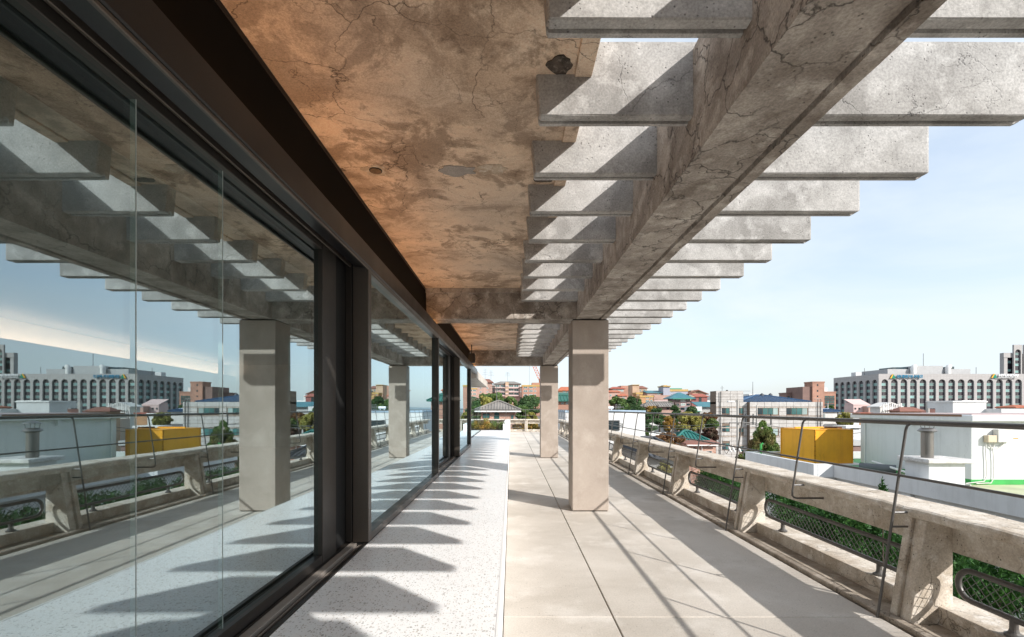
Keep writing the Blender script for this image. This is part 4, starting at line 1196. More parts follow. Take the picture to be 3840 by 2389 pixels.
# telecom aerials on the grey house
tl = empty('telecom_mast', P(3347, 1545, 97), 0, 'cluster of white telecom aerial panels on a roof frame', 'aerial')
TLO = Vector(tl.location)
for i in range(9):
    c = P(3314 + i * 8.2, 1528 - (i % 3) * 2, 97 + (i % 2))
    sp(box(c.x - 0.11, c.x + 0.11, c.y, c.y + 0.1, c.z - 0.75, c.z + 0.65), 'panel', B['white_trim'], tl, TLO)
    sp(MB().tube([(c.x, c.y + 0.15, c.z - 2.2), (c.x, c.y + 0.15, c.z + 0.8)], 0.05, 5), 'mast_pole', B['steel'], tl, TLO)
for zz in (1519, 1540):
    c, d = P(3308, zz, 97.6), P(3388, zz, 97.6)
    sp(MB().tube([c, d], 0.05, 5), 'cross_bar', B['steel'], tl, TLO)

# ------------------------------------------------ arched office block
M['stone'] = None
def stone_mat():
    t = NT('pale_granite_cladding')
    sx = t.n('ShaderNodeSeparateXYZ')
    t.l(t.pos, sx.inputs[0])
    cb = t.n('ShaderNodeCombineXYZ')
    t.l(t.math('ADD', sx.outputs['X'], sx.outputs['Y']), cb.inputs['X'])
    t.l(sx.outputs['Z'], cb.inputs['Y'])
    br = t.n('ShaderNodeTexBrick')
    br.offset = 0.0
    br.inputs['Color1'].default_value = (0.39, 0.37, 0.36, 1)
    br.inputs['Color2'].default_value = (0.42, 0.40, 0.39, 1)
    br.inputs['Mortar'].default_value = (0.26, 0.245, 0.24, 1)
    br.inputs['Scale'].default_value = 1.0
    br.inputs['Brick Width'].default_value = 1.32
    br.inputs['Row Height'].default_value = 0.66
    br.inputs['Mortar Size'].default_value = 0.025
    t.l(cb.outputs[0], br.inputs['Vector'])
    return t.done(br.outputs['Color'], 0.7, 0.3)
M['stone'] = stone_mat()
M['spandrel'] = plain('dark_spandrel_glass', (0.035, 0.03, 0.042), 0.15, 0.5, var=0.15)
M['off_pane'] = plain('office_window_glass', (0.16, 0.29, 0.28), 0.08, 0.6, var=0.35, scale=0.25)
vary(M['off_pane'], 0.4)
for _k in ('pane', 'pane_pale', 'pane_dark'):
    vary(B[_k], 0.3)
M['mullion'] = plain('office_mullion', (0.24, 0.25, 0.25), 0.5, 0.4, 0.3)
OY, OX = 200.0, P(3294.8, 0, 200).x
BP = 3.95
Z_TOP = P(0, 1402, OY).z
Z_CROWN = P(0, 1250 + 566 / 3.285, OY).z
Z_BOT = GZ
def bay_mesh(p, w, z0, zs, z1, d=0.75):
    """wall bay, local x from 0 to p, front at y = 0; arched opening w wide springing at zs"""
    m = MB()
    a, b = (p - w) / 2, (p + w) / 2
    r = w / 2
    n = 12
    m.box(0, a, 0, d, z0, zs).box(b, p, 0, d, z0, zs)
    arcp = [(p / 2 + r * math.cos(math.pi * i / n), zs + r * math.sin(math.pi * i / n)) for i in range(n + 1)]
    m.prism([(p, zs), (p, z1), (p / 2, z1)] + [arcp[i] for i in range(n // 2, -1, -1)], 0, d, 'y')
    m.prism([(0, zs), (arcp[n][0], zs)] + [arcp[i] for i in range(n - 1, n // 2 - 1, -1)] + [(p / 2, z1), (0, z1)], 0, d, 'y')
    return m.mesh('bay', M['stone'])
WO_ = BP * 0.70
ZS = Z_CROWN - WO_ / 2
BAY = bay_mesh(BP, WO_, Z_BOT, ZS, Z_TOP)
a = (BP - WO_) / 2
GLZ = box(a - 0.02, BP - a + 0.02, 0.62, 0.70, Z_BOT, Z_CROWN + 0.02).mesh('spandrel_glass', M['spandrel'])
def office_window_mesh():
    m = MB()
    w, h = WO_ - 0.1, 1.18
    m.box(-w / 2, w / 2, 0.50, 0.61, h / 2 - 0.07, h / 2 + 0.03).box(-w / 2, w / 2, 0.50, 0.61, -h / 2 - 0.03, -h / 2 + 0.07)
    for x in (-w / 2 + 0.03, w * 0.28, w / 2 - 0.03):
        m.box(x - 0.045, x + 0.045, 0.50, 0.61, -h / 2 + 0.07, h / 2 - 0.07)
    return m.mesh('window', M['mullion']), box(-w / 2 + 0.06, w * 0.28 - 0.05, 0.56, 0.615, -h / 2 + 0.06, h / 2 - 0.06).mesh('pane', M['off_pane']), box(w * 0.28 + 0.05, w / 2 - 0.06, 0.56, 0.615, -h / 2 + 0.06, h / 2 - 0.06).mesh('pane', B['pane_dark'])
OWF, OWP, OWP2 = office_window_mesh()
MUL = MB().box(-0.04, 0.04, 0.56, 0.615, ZS - 9.5, Z_CROWN - 0.3).mesh('mullion', M['mullion'])
def bay(parent, off, loc, rz, zrows, dz=0.0):
    b_ = link('bay', BAY, parent, Vector(loc) - off, (0, 0, rz))
    b_.location.z = loc[2] - off.z
    link('spandrel_glass', GLZ, b_)
    link('mullion', MUL, b_, (BP / 2, 0, 0))
    for i, z in enumerate(zrows):
        w_ = link('window', OWF, b_, (BP / 2, 0, z))
        # panes stay at the third level: they are pieces of the bay
        link('pane', OWP, b_, (BP / 2, 0, z))
        link('pane', OWP2, b_, (BP / 2, 0, z))
zr = [P(0, 1250 + q / 3.285, OY).z for q in (628, 705, 783, 881, 957)]
ob = empty('arched_office', (OX + 30, OY + 14, GZ), 0, 'long pale stone office block with a row of tall arched windows', 'office building', 'office blocks')
OO = Vector((OX + 30, OY + 14, GZ))
NB = 16
for i in range(NB):
    bay(ob, OO, (OX + BP * i + 0.6, OY, 0), 0, zr)
for i in range(7):
    bay(ob, OO, (OX, OY + 0.3 + BP * (i + 1), 0), -R(90), zr)
sp(box(OX + 0.02, OX + 0.598, OY + 0.01, OY + 0.29, Z_BOT, Z_TOP - 0.01), 'corner_pier', M['stone'], ob, OO)
sp(box(OX + 0.8, OX + BP * NB + 0.6, OY + 0.8, OY + 28.5, Z_BOT, Z_TOP - 0.35), 'core', M['spandrel'], ob, OO)
# roof structures
pl_m = plain('roof_plant_render', (0.42, 0.42, 0.42), 0.8, var=0.08)
def rq(x, y, Yv): return P(3100 + x / 3.285, 1250 + y / 3.285, Yv)
c0, c1 = rq(750, 440, 203), rq(1770, 500, 203)
sp(box(c0.x, c1.x, 203, 218, Z_TOP - 0.6, c0.z), 'plant_room', pl_m, ob, OO)
c0, c1 = rq(1085, 400, 202.6), rq(1432, 500, 202.6)
sp(box(c0.x, c1.x, 202.6, 214, Z_TOP - 0.6, c0.z), 'plant_room', pl_m, ob, OO)
c0, c1 = rq(820, 418, 206), rq(1040, 500, 206)
sp(box(c0.x, c1.x, 206, 214, c0.z - 3, c0.z), 'louvre_room', B['pane_dark'], ob, OO)
c0, c1 = rq(1500, 410, 206), rq(1570, 500, 206)
sp(box(c0.x, c1.x, 206, 214, c0.z - 3, c0.z), 'louvre_room', B['pane_dark'], ob, OO)
for xx in (1065, 1492):
    c = rq(xx, 425, 202)
    sp(MB().tube([(c.x + 0.9, 202, c.z + 0.5), (c.x + 0.3, 202, c.z + 0.4), (c.x, 202, c.z - 0.3), (c.x, 202, c.z - 4)], 1.0, 10), 'duct', B['white_trim'], ob, OO)
c0, c1 = rq(358, 480, 222), rq(445, 520, 222)
sp(box(c0.x, c1.x, 222, 225, c1.z - 1.5, c0.z), 'roof_box', B['white'], ob, OO)
for xx, yt, Yv in ((465, 428, 215), (1190, 248, 208), (1840, 418, 210)):
    c = rq(xx, yt, Yv)
    sp(MB().tube([(c.x, Yv, Z_TOP), (c.x, Yv, c.z)], 0.10, 5), 'mast', B['aerial'], ob, OO)

# signs on the parapet
def text_mesh(body, size, mat, ext):
    cu = D.curves.new('lettering', 'FONT')
    cu.body = body
    cu.size = size
    cu.extrude = ext
    cu.offset = size * 0.012
    cu.align_x = 'LEFT'
    tmp = D.objects.new('lettering', cu)
    C.objects.link(tmp)
    bpy.context.view_layer.update()
    me = D.meshes.new_from_object(tmp.evaluated_get(bpy.context.evaluated_depsgraph_get()))
    D.objects.remove(tmp)
    D.curves.remove(cu)
    me.materials.clear()
    me.materials.append(mat)
    return me
SB = plain('sign_blue', (0.03, 0.22, 0.36), 0.4, var=0.02)
SW = plain('sign_white', (0.82, 0.82, 0.82), 0.4, var=0.02)
SG = plain('sign_green', (0.0, 0.21, 0.13), 0.4, var=0.02)
SY = plain('sign_yellow', (0.80, 0.42, 0.03), 0.4, var=0.02)
def sign(label, tri, words, px_w, mat, small=None):
    (xl_, xr_, yt_, yb_) = tri
    c0, c1 = rq(xl_, yb_, OY), rq(xr_, yt_, OY)
    o = empty('sign', (c0.x, OY - 0.3, c0.z), 0, label, 'sign', 'roof signs of the arched office')
    w, h = c1.x - c0.x, c1.z - c0.z
    MB().prism([(w * 0.22, 0), (w, 0), (w * 0.60, h)], -0.25, 0.10, 'y').build('emblem_face', SG, o)
    MB().prism([(0, 0), (w * 0.20, 0), (w * 0.585, h), (w * 0.43, h)], -0.25, 0.10, 'y').build('emblem_stripe', SY, o)
    for tx_, xa, xb, yb2, hh, mt in words:
        me = text_mesh(tx_, 1.0, mt, 0.16)
        xs = [v.co.x for v in me.vertices]
        ys = [v.co.y for v in me.vertices]
        p0, p1 = rq(xa, yb2, OY), rq(xb, yb2 - hh, OY)
        sx, sy = (p1.x - p0.x) / (max(xs) - min(xs)), (p1.z - p0.z) / (max(ys) - min(ys))
        for v in me.vertices:
            x, yv, z = v.co
            v.co = ((x - min(xs)) * sx, -z - 0.45, (yv - min(ys)) * sy)
        me.update()
        link('lettering', me, o, Vector((p0.x, OY - 0.3, p0.z)) - Vector(o.location))
sign('roof sign with green triangle and blue Korean letters', (772, 838, 505, 556), [('현대엔지니어링', 845, 1160, 552, 40, SB)], 0, SB)
sign('roof sign with green triangle and white Latin letters', (2016, 2084, 500, 550), [('HYUNDAI', 2095, 2332, 534, 32, SW), ('ENGINEERING CO., LTD', 2098, 2330, 550, 9, SW)], 0, SW)

# taller wing behind at the right edge
tw = empty('tall_office', (OX + 75, 240, GZ), 0, 'taller stone office wing with arches rising behind at the right edge', 'office building', 'office blocks')
TWO = Vector((OX + 75, 240, GZ))
c0, c1 = rq(2183, 240, 232), rq(2310, 300, 232)
c2 = rq(2306, 140, 231)
sp(box(c0.x, c0.x + 1.7, 232, 234, GZ, c0.z), 'pier', M['stone'], tw, TWO)
sp(box(c0.x - 0.3, c2.x, 231.8, 232.6, c0.z - 2.3, c0.z), 'cornice', M['stone'], tw, TWO)
sp(box(c0.x + 0.5, c0.x + 22, 233, 234.5, GZ, c0.z - 0.3), 'core', M['spandrel'], tw, TWO)
dzt = c2.z - Z_TOP
for i in range(3):
    bay(tw, TWO, (c2.x + BP * 1.25 * i, 231, dzt), 0, zr)
for k, z in enumerate((280, 352, 455)):
    c = rq(2270, z, 232)
    link('window', OWF, tw, Vector((c.x, 232.2, c.z)) - TWO)
    link('pane', OWP, tw, Vector((c.x, 232.2, c.z)) - TWO)
    link('pane', OWP2, tw, Vector((c.x, 232.2, c.z)) - TWO)

# ------------------------------------------------ neighbour's white roof terrace
M['white_stucco'] = stained('white_stucco', (0.66, 0.668, 0.675), (0.37, 0.37, 0.365), 0.55)
M['roof_green'] = plain('green_roof_coating', (0.05, 0.33, 0.08), 0.5, var=0.2, scale=1.5)
M['roof_pale'] = plain('pale_green_roof', (0.40, 0.42, 0.27), 0.6, var=0.2, scale=1.0)
nb = empty('neighbour_house', (24, 22, GZ), 0, 'white neighbouring house with green coated roof terrace', 'house')
NO = Vector((24, 22, GZ))
RZ = -1.75
sp(box(16.25, 32, 8.0, 24.2, GZ, RZ - 0.02), 'wall', M['white_stucco'], nb, NO)
sp(box(15.2, 32, 24.2, 31.0, GZ, RZ - 0.02), 'wall', M['white_stucco'], nb, NO)
sp(box(16.22, 31.9, 8.1, 24.2, RZ - 0.02, RZ), 'roof_floor', M['roof_pale'], nb, NO)
sp(box(15.25, 31.9, 24.2, 30.9, RZ - 0.02, RZ + 0.001), 'roof_floor', M['roof_green'], nb, NO)
sp(box(16.0, 16.22, 8.0, 24.0, -1.95, -1.28), 'roof_parapet', M['white_stucco'], nb, NO, 0.015)
sp(box(15.0, 15.22, 24.0, 31.0, -1.95, -1.28), 'roof_parapet', M['white_stucco'], nb, NO, 0.015)
sp(box(15.222, 16.22, 24.002, 24.22, -1.95, -1.281), 'roof_parapet', M['white_stucco'], nb, NO, 0.015)
sp(box(15.222, 32, 30.78, 31.0, -1.95, -1.282), 'roof_parapet', M['white_stucco'], nb, NO, 0.015)
for a in (8.0, 14.2, 19.5):
    sp(box(16.10, 16.24, a, a + 0.5, GZ, -1.96), 'pilaster', M['white_stucco'], nb, NO)
sp(box(19.5, 31.0, 20.5, 27.0, RZ + 0.001, 0.93), 'penthouse', M['white_stucco'], nb, NO, 0.02)
sp(box(19.2, 31.3, 20.15, 27.4, 0.932, 1.20), 'penthouse_roof', M['white_stucco'], nb, NO, 0.03)
sp(box(20.0, 31.0, 21.0, 26.9, 1.201, 1.235), 'roof_sheet', plain('dusty_pink_roof_sheet', (0.42, 0.33, 0.32), 0.7), nb, NO)
sp(box(19.185, 19.198, 20.6, 27.2, 1.13, 1.215), 'roof_flashing', B['brown_trim'], nb, NO)
sp(MB().tube([(19.46, 26.6, RZ + 0.1), (19.46, 26.6, 0.9)], 0.04, 8), 'downpipe', B['white_trim'], nb, NO)
sp(box(19.49, 19.499, 20.5, 27.0, RZ + 0.002, RZ + 0.22), 'green_skirting', M['roof_green'], nb, NO)
sp(box(19.49, 31.0, 20.49, 20.499, RZ + 0.002, RZ + 0.22), 'green_skirting', M['roof_green'], nb, NO)
sp(box(19.35, 19.5, 23.35, 23.47, 0.66, 0.93), 'scupper', M['white_stucco'], nb, NO)

tk = empty('water_tank', (18.3, 28.9, RZ), 0, 'square yellow steel water tank on the neighbouring roof', 'water tank')
M['tank'] = stained('yellow_tank_paint', (0.78, 0.36, 0.025), (0.42, 0.17, 0.03), 0.6, 0.5, 0.08)
A_, B_, C_ = Vector((17.28, 27.5)), Vector((16.76, 30.0)), Vector((19.75, 28.0))
D_ = B_ + C_ - A_
TKO = Vector((18.3, 28.9, RZ))
def quadprism(pts, z0, z1): return MB().prism([(p.x, p.y) for p in pts], z0, z1, 'z')
cen = (A_ + D_) / 2
def inset(s): return [cen + (p - cen) * s for p in (A_, C_, D_, B_)]
sp(quadprism(inset(1.0), RZ + 0.05, 0.25), 'shell', M['tank'], tk, TKO, 0.01)
sp(quadprism(inset(1.03), 0.251, 0.275), 'lid_flange', M['tank'], tk, TKO)
for p, q in ((A_, B_), (A_, C_), (C_, D_), (B_, D_)):
    for e in (p,):
        d = (e - cen).normalized() * 0.02
        sp(MB().tube([(e.x + d.x, e.y + d.y, RZ + 0.05), (e.x + d.x, e.y + d.y, 0.25)], 0.028, 6), 'corner_seam', M['tank'], tk, TKO)
M['rust'] = plain('rusty_bolt', (0.10, 0.04, 0.02), 0.9)
for e in (A_, B_, C_):
    d = (e - cen).normalized() * 0.035
    for i in range(7):
        zz = RZ + 0.25 + i * 0.27
        sp(MB().lathe([(0.022, zz), (0.022, zz + 0.03)], e.x + d.x, e.y + d.y, 6), 'bolt', M['rust'], tk, TKO)
hc = A_ * 0.35 + C_ * 0.65 + (B_ - A_) * 0.25
sp(MB().lathe([(0.50, 0.276), (0.50, 0.31), (0.46, 0.33)], hc.x, hc.y, 20), 'hatch', M['tank'], tk, TKO)
sp(MB().lathe([(0.32, 0.331), (0.32, 0.40)], hc.x + 0.05, hc.y, 14), 'hatch_lid', M['rust'], tk, TKO)
sp(MB().lathe([(0.3, 0.276), (0.3, 0.38)], hc.x + 0.7, hc.y + 0.5, 14), 'hatch_lid', M['rust'], tk, TKO)
bq = B_ * 0.8 + A_ * 0.2
sp(MB().hexa([(bq.x + .3, bq.y - .3, .276), (bq.x + 2.2, bq.y - .0, .276), (bq.x + 2.2, bq.y + .1, .276), (bq.x + .3, bq.y - .2, .276)], [(bq.x + .3, bq.y - .3, .36), (bq.x + 2.2, bq.y - .0, .36), (bq.x + 2.2, bq.y + .1, .36), (bq.x + .3, bq.y - .2, .36)]), 'stiffener', M['tank'], tk, TKO)
sp(box(16.6, 20.2, 27.3, 31.0 - 0.5, RZ + 0.002, RZ + 0.048), 'base', M['white_stucco'], tk, TKO)

ch = empty('chimney', (17.1, 19.55, RZ), 0, 'white masonry flue block with a steel chimney pipe', 'chimney')
CO = Vector((17.1, 19.55, RZ))
M['dirty_white'] = concrete('dirty_white_stucco', (0.66, 0.65, 0.63), (0.42, 0.40, 0.38), (0.74, 0.73, 0.71), 2.2, (2.5, 0.006, 0.8, 0.45, 0.55), 0.4, 0.2, 0.5)
sp(box(16.4, 17.85, 19.0, 20.15, RZ + 0.001, -0.67), 'block', M['white_stucco'], ch, CO, 0.02)
sp(box(16.22, 18.05, 18.8, 20.35, -0.669, -0.50), 'cap_slab', M['dirty_white'], ch, CO, 0.025)
px_, py_ = 16.78, 19.5
M['galv'] = metal('galvanised_steel', (0.24, 0.225, 0.21), 0.35, 0.5, 0.8)
sp(MB().lathe([(0.205, -0.499), (0.205, 0.56)], px_, py_, 24), 'flue_pipe', M['galv'], ch, CO)
sp(MB().lathe([(0.21, 0.52), (0.34, 0.58), (0.27, 0.66), (0.215, 0.70)], px_, py_, 24), 'collar', M['galv'], ch, CO)
sp(MB().lathe([(0.31, 0.88), (0.30, 0.895), (0.02, 1.0)], px_, py_, 24), 'rain_cap', M['galv'], ch, CO)
for k in range(4):
    t = k * math.pi / 2 + 0.5
    sp(MB().tube([(px_ + .2 * math.cos(t), py_ + .2 * math.sin(t), 0.68), (px_ + .25 * math.cos(t), py_ + .25 * math.sin(t), 0.89)], 0.012, 5), 'cap_strut', M['galv'], ch, CO)

# electrical boxes and conduits on the sunlit penthouse wall
def wq(x, y): return P(2800 + x / 2.326, 1550 + y / 2.326, 20.5)
eb = empty('meter_box', wq(2200, 200), 0, 'white meter box with yellow tag on the sunlit penthouse wall', 'meter box')
EO = Vector(eb.location)
c0, c1 = wq(2142, 138), wq(2268, 250)
sp(box(c0.x, c1.x, 20.25, 20.489, c1.z, c0.z), 'case', B['offwhite'], eb, EO, 0.015)
sp(box(c0.x + 0.62, c0.x + 0.84, 20.245, 20.25, c1.z + 0.14, c1.z + 0.19), 'tag', B['yellow_trim'], eb, EO)
eb2 = empty('junction_box', wq(2100, 220), 0, 'small beige junction box left of the white meter box', 'junction box')
EO2 = Vector(eb2.location)
c0, c1 = wq(2062, 190), wq(2139, 250)
sp(box(c0.x, c1.x, 20.28, 20.489, c1.z, c0.z), 'case', plain('beige_plastic', (0.55, 0.46, 0.34), 0.5), eb2, EO2, 0.012)
cd = empty('conduits', wq(2110, 420), 0, 'pale conduit pipes running down the penthouse wall from the boxes', 'conduit')
CDO = Vector(cd.location)
yw = 20.44
for pts in (((2075, 252), (2072, 330), (2078, 420), (2080, 545), (2060, 590), (1900, 612)), ((2150, 252), (2135, 310), (2143, 420), (2142, 560), (2120, 605), (1990, 632)), ((2100, 252), (2110, 290), (2140, 312), (2200, 295), (2230, 255))):
    sp(MB().tube([Vector((wq(*q).x, yw, max(wq(*q).z, RZ + 0.06))) for q in pts], 0.022, 7), 'conduit', B['offwhite'], cd, CDO)

rl_ = empty('felt_roll', (18.1, 24.2, RZ), 0, 'grey roll of roofing felt lying on the green roof', 'roll')
sp(MB().tube([(18.0, 25.0, RZ + 0.22), (19.1, 24.0, RZ + 0.22)], 0.2, 16), 'roll', plain('grey_felt', (0.13, 0.14, 0.15), 0.85), rl_, Vector((18.1, 24.2, RZ)))
pp_ = MB().tube([(18.9, 25.3, RZ + 0.45), (18.8, 22.0, RZ + 0.06)], 0.06, 8).build('loose_pipe', B['white_trim'])
tag(pp_, 'pale loose pipe leaning across the roof beside the felt roll', 'pipe')
for i, (pts, lab) in enumerate(((((16.4, 18.0), (17.2, 16.5), (16.6, 14.0), (16.5, 12.0)), 'black cable lying along the roof edge behind the parapet'), (((17.6, 23.0), (18.3, 22.0), (18.9, 21.0), (19.2, 20.2)), 'white cable snaking over the green roof by the felt roll'))):
    m = MB().tube([Vector((a, b, RZ + 0.03)) for a, b in pts], 0.03, 6).build('roof_cable', B['frame_dark'] if i == 0 else B['white_trim'])
    tag(m, lab, 'cable')
gp = MB().tube([(14.6 + 0.9, 30.0, RZ), (15.5, 30.0, -0.75), (15.62, 30.0, -0.7)], 0.07, 8).build('green_pipe', M['roof_green'])
tag(gp, 'short green vent pipe behind the far white parapet', 'pipe')

# ------------------------------------------------ power poles and cables
def pole(px, ytop, Y, label, r=0.16, lamp=False):
    c = P(px, ytop, Y)
    o = empty('utility_pole', (c.x, Y, GZ), 0, label, 'utility pole', 'utility poles')
    off = Vector(o.location)
    sp(MB().tube([(c.x, Y, GZ), (c.x, Y, c.z)], r, 10, True, r * 0.7), 'shaft', plain('pole_concrete', (0.42, 0.40, 0.37), 0.85), o, off)
    return o, off, c
o, off, c = pole(2766, 1500, 46, 'concrete utility pole with transformer before the tiled building', 0.14)
for dz in (2.2, 4.7, 6.4):
    sp(box(c.x - 0.9, c.x + 1.3, 45.7, 45.8, c.z - dz, c.z - dz + 0.09), 'crossarm', B['steel'], o, off)
sp(MB().tube([(c.x, 45.75, c.z - 7.3), (c.x + 1.2, 45.75, c.z - 6.4)], 0.05, 6), 'brace', B['steel'], o, off)
for dx in (-1.1, -0.75, -0.2):
    sp(MB().tube([(c.x + dx, 45.6, c.z - 4.3), (c.x + dx + 0.25, 45.5, c.z - 4.9)], 0.09, 8), 'insulator', B['white_trim'], o, off)
sp(MB().lathe([(0.38, c.z - 8.6), (0.4, c.z - 7.6), (0.3, c.z - 7.5)], c.x - 0.55, 45.6, 14), 'transformer', B['offwhite'], o, off)
sp(MB().tube([(c.x, 46, c.z - 0.05), (c.x - 0.5, 45.8, c.z - 0.1)], 0.04, 6), 'lamp_arm', B['steel'], o, off)
sp(box(c.x - 1.05, c.x - 0.4, 45.65, 45.95, c.z - 0.22, c.z - 0.08), 'street_lamp', B['white_trim'], o, off, 0.03)
o2, off2, c2_ = pole(2838, 1520, 52, 'second slimmer utility pole before the tiled building', 0.10)
sp(box(c2_.x - 1.4, c2_.x + 1.6, 51.8, 51.88, c2_.z - 2.1, c2_.z - 2.02), 'crossarm', B['steel'], o2, off2)
for dx in (-1.3, -0.5, 1.4):
    sp(MB().tube([(c2_.x + dx, 51.8, c2_.z - 2.05), (c2_.x + dx, 51.8, c2_.z - 0.9)], 0.06, 6), 'insulator', B['frame_dark'], o2, off2)
pole(3479, 1503, 88, 'pale utility pole in front of the arched office block', 0.35)
pole(3104, 1512, 110, 'thin pale pole rising behind the small blue roofed house', 0.18)
def cable(a, b, sag, r, label, n=14):
    a, b = Vector(a), Vector(b)
    pts = []
    for i in range(n + 1):
        t = i / n
        p = a.lerp(b, t)
        p.z -= sag * 4 * t * (1 - t)
        pts.append(p)
    tag(MB().tube(pts, r, 5).build('power_cable', B['frame_dark']), label, 'cable', 'overhead cables')
cable((c.x + 1.2, 45.7, c.z - 2.1), P(3300, 1600, 40), 0.5, 0.022, 'upper overhead cable running right from the transformer pole')
cable((c.x + 1.2, 45.7, c.z - 2.5), P(3300, 1612, 40), 0.6, 0.022, 'lower overhead cable running right from the transformer pole')
cable((c.x - 0.9, 45.7, c.z - 2.1), P(2250, 1582, 30), 0.3, 0.018, 'upper overhead cable running left past the white building')
cable((c.x - 0.9, 45.7, c.z - 2.4), P(2250, 1588, 30), 0.3, 0.018, 'lower overhead cable running left past the white building')
cable((c.x - 1.0, 45.6, c.z - 4.6), P(2700, 1560, 60), 2.0, 0.025, 'slack cable looping from the pole to the tiled wall')
cable((c.x + 0.8, 45.6, c.z - 4.6), P(2838, 1545, 52), 1.6, 0.025, 'slack cable looping between the two poles')
cable(P(2690, 1655, 46), P(2560, 1640, 60), 0.8, 0.02, 'cable reaching from the brick annex to the trees')

# construction crane far behind
cr = empty('crane', P(2003, 1530, 300), 0, 'far red lattice crane jib above the rooftops', 'crane')
KO = Vector(cr.location)
a_, b_ = P(2003, 1372, 300), P(2024, 1420, 300)
d_ = (b_ - a_)
side = Vector((d_.z, 0, -d_.x)).normalized() * 0.9
RC = plain('crane_red', (0.55, 0.16, 0.08), 0.6)
sp(MB().tube([a_ + side, b_ + side], 0.18, 5), 'chord', RC, cr, KO)
sp(MB().tube([a_ - side, b_ - side], 0.18, 5), 'chord', RC, cr, KO)
lz = MB()
for i in range(10):
    t0, t1 = i / 10, (i + 1) / 10
    s0 = side if i % 2 else -side
    lz.tube([a_ + d_ * t0 + s0, a_ + d_ * t1 - s0], 0.12, 4)
sp(lz, 'lattice', RC, cr, KO)
sp(MB().tube([b_, Vector((b_.x + 3, b_.y, GZ))], 0.8, 6), 'tower', RC, cr, KO)

# distant wooded ridge closing the horizon
rg = MB()
xs = [-1600 + 40 * i for i in range(91)]
for xx in xs:
    hgt = 6 + 20 * max(0, mnoise.noise(Vector((xx * 0.0021, 3.3, 0)))) + 4 * mnoise.noise(Vector((xx * 0.012, 9, 0)))
    rg.v += [(xx, 1500, GZ - 2), (xx, 1560, GZ + 6 + hgt), (xx, 1700, GZ - 2)]
for i in range(len(xs) - 1):
    rg.f += [(3 * i, 3 * i + 3, 3 * i + 4, 3 * i + 1), (3 * i + 1, 3 * i + 4, 3 * i + 5, 3 * i + 2)]
    rg.sm += [True, True]
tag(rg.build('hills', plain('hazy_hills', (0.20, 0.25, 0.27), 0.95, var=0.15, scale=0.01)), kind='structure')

# ================================================================== VEGETATION
def leaf_mat(name, c1, c2, c3):
    t = NT(name)
    rnd = t.geo.outputs['Random Per Island']
    c = t.mix(rnd, c1, c2)
    c = t.mix(t.ramp(t.noise(0.9, 3), 0.45, 0.7), c, c3)
    t.b.inputs['Subsurface Weight'].default_value = 0.0
    m = t.done(c, 0.6, 0.25)
    tr = t.n('ShaderNodeBsdfTranslucent')
    t.l(c, tr.inputs['Color'])
    mx = t.n('ShaderNodeMixShader')
    mx.inputs['Fac'].default_value = 0.15
    out = t.t.nodes['Material Output']
    t.l(t.b.outputs[0], mx.inputs[1])
    t.l(tr.outputs[0], mx.inputs[2])
    t.l(mx.outputs[0], out.inputs['Surface'])
    return m
L = {
 'green': leaf_mat('green_leaf', (0.055, 0.11, 0.03), (0.11, 0.18, 0.05), (0.13, 0.165, 0.05)),
 'pine': leaf_mat('pine_needle', (0.04, 0.09, 0.035), (0.085, 0.15, 0.055), (0.07, 0.125, 0.045)),
 'yellow': leaf_mat('yellow_green_leaf', (0.20, 0.21, 0.05), (0.34, 0.31, 0.08), (0.26, 0.21, 0.06)),
 'gold': leaf_mat('golden_leaf', (0.27, 0.15, 0.03), (0.38, 0.23, 0.05), (0.16, 0.14, 0.04)),
 'rust': leaf_mat('rust_leaf', (0.14, 0.065, 0.03), (0.22, 0.11, 0.045), (0.11, 0.085, 0.035)),
 'wine': leaf_mat('dark_red_leaf', (0.08, 0.04, 0.03), (0.14, 0.065, 0.045), (0.06, 0.055, 0.03)),
 'thuja': leaf_mat('thuja_spray', (0.06, 0.125, 0.025), (0.14, 0.22, 0.05), (0.20, 0.14, 0.06)),
 'juniper': leaf_mat('juniper_spray', (0.012, 0.05, 0.010), (0.06, 0.165, 0.03), (0.025, 0.085, 0.018)),
 'bark': concrete('tree_bark', (0.11, 0.085, 0.065), (0.05, 0.04, 0.03), (0.16, 0.13, 0.10), 5, None, 0, 0.3, 1.0),
}
def scatter(clumps, n, size, rnd, up=0.0, aspect=1.7, shell=0.55):
    """small leaf quads spread through the outer volume of ellipsoid clumps"""
    m = MB()
    tot = sum((c[3] * c[4] * c[5]) ** (2 / 3) for c in clumps)
    for cx, cy, cz, rx, ry, rz in clumps:
        k = max(6, int(n * (rx * ry * rz) ** (2 / 3) / tot))
        for _ in range(k):
            u, th = rnd.uniform(-1, 1), rnd.uniform(0, 2 * math.pi)
            q = math.sqrt(1 - u * u)
            rr = shell + (1 - shell) * rnd.random() ** 0.6
            d = Vector((q * math.cos(th), q * math.sin(th), u))
            p = Vector((cx + d.x * rx * rr, cy + d.y * ry * rr, cz + d.z * rz * rr))
            s = size * rnd.uniform(0.6, 1.3)
            nrm = (d + Vector((rnd.gauss(0, .6), rnd.gauss(0, .6), rnd.gauss(0, .6)))).normalized()
            a = nrm.cross(Vector((rnd.gauss(0, 1), rnd.gauss(0, 1), rnd.gauss(0, 1) + 0.01))).normalized()
            if up:
                a = (a * (1 - up) + Vector((rnd.gauss(0, .25), rnd.gauss(0, .25), 1)) * up).normalized()
            b = nrm.cross(a)
            if b.length < 1e-3: continue
            b.normalize()
            a = a * s * aspect * 0.5
            b = b * s * 0.5
            i = len(m.v)
            m.v += [tuple(p - a), tuple(p + b * 0.8), tuple(p + a), tuple(p - b * 0.8)]
            m.f.append((i, i + 1, i + 2, i + 3))
            m.sm.append(False)
    return m

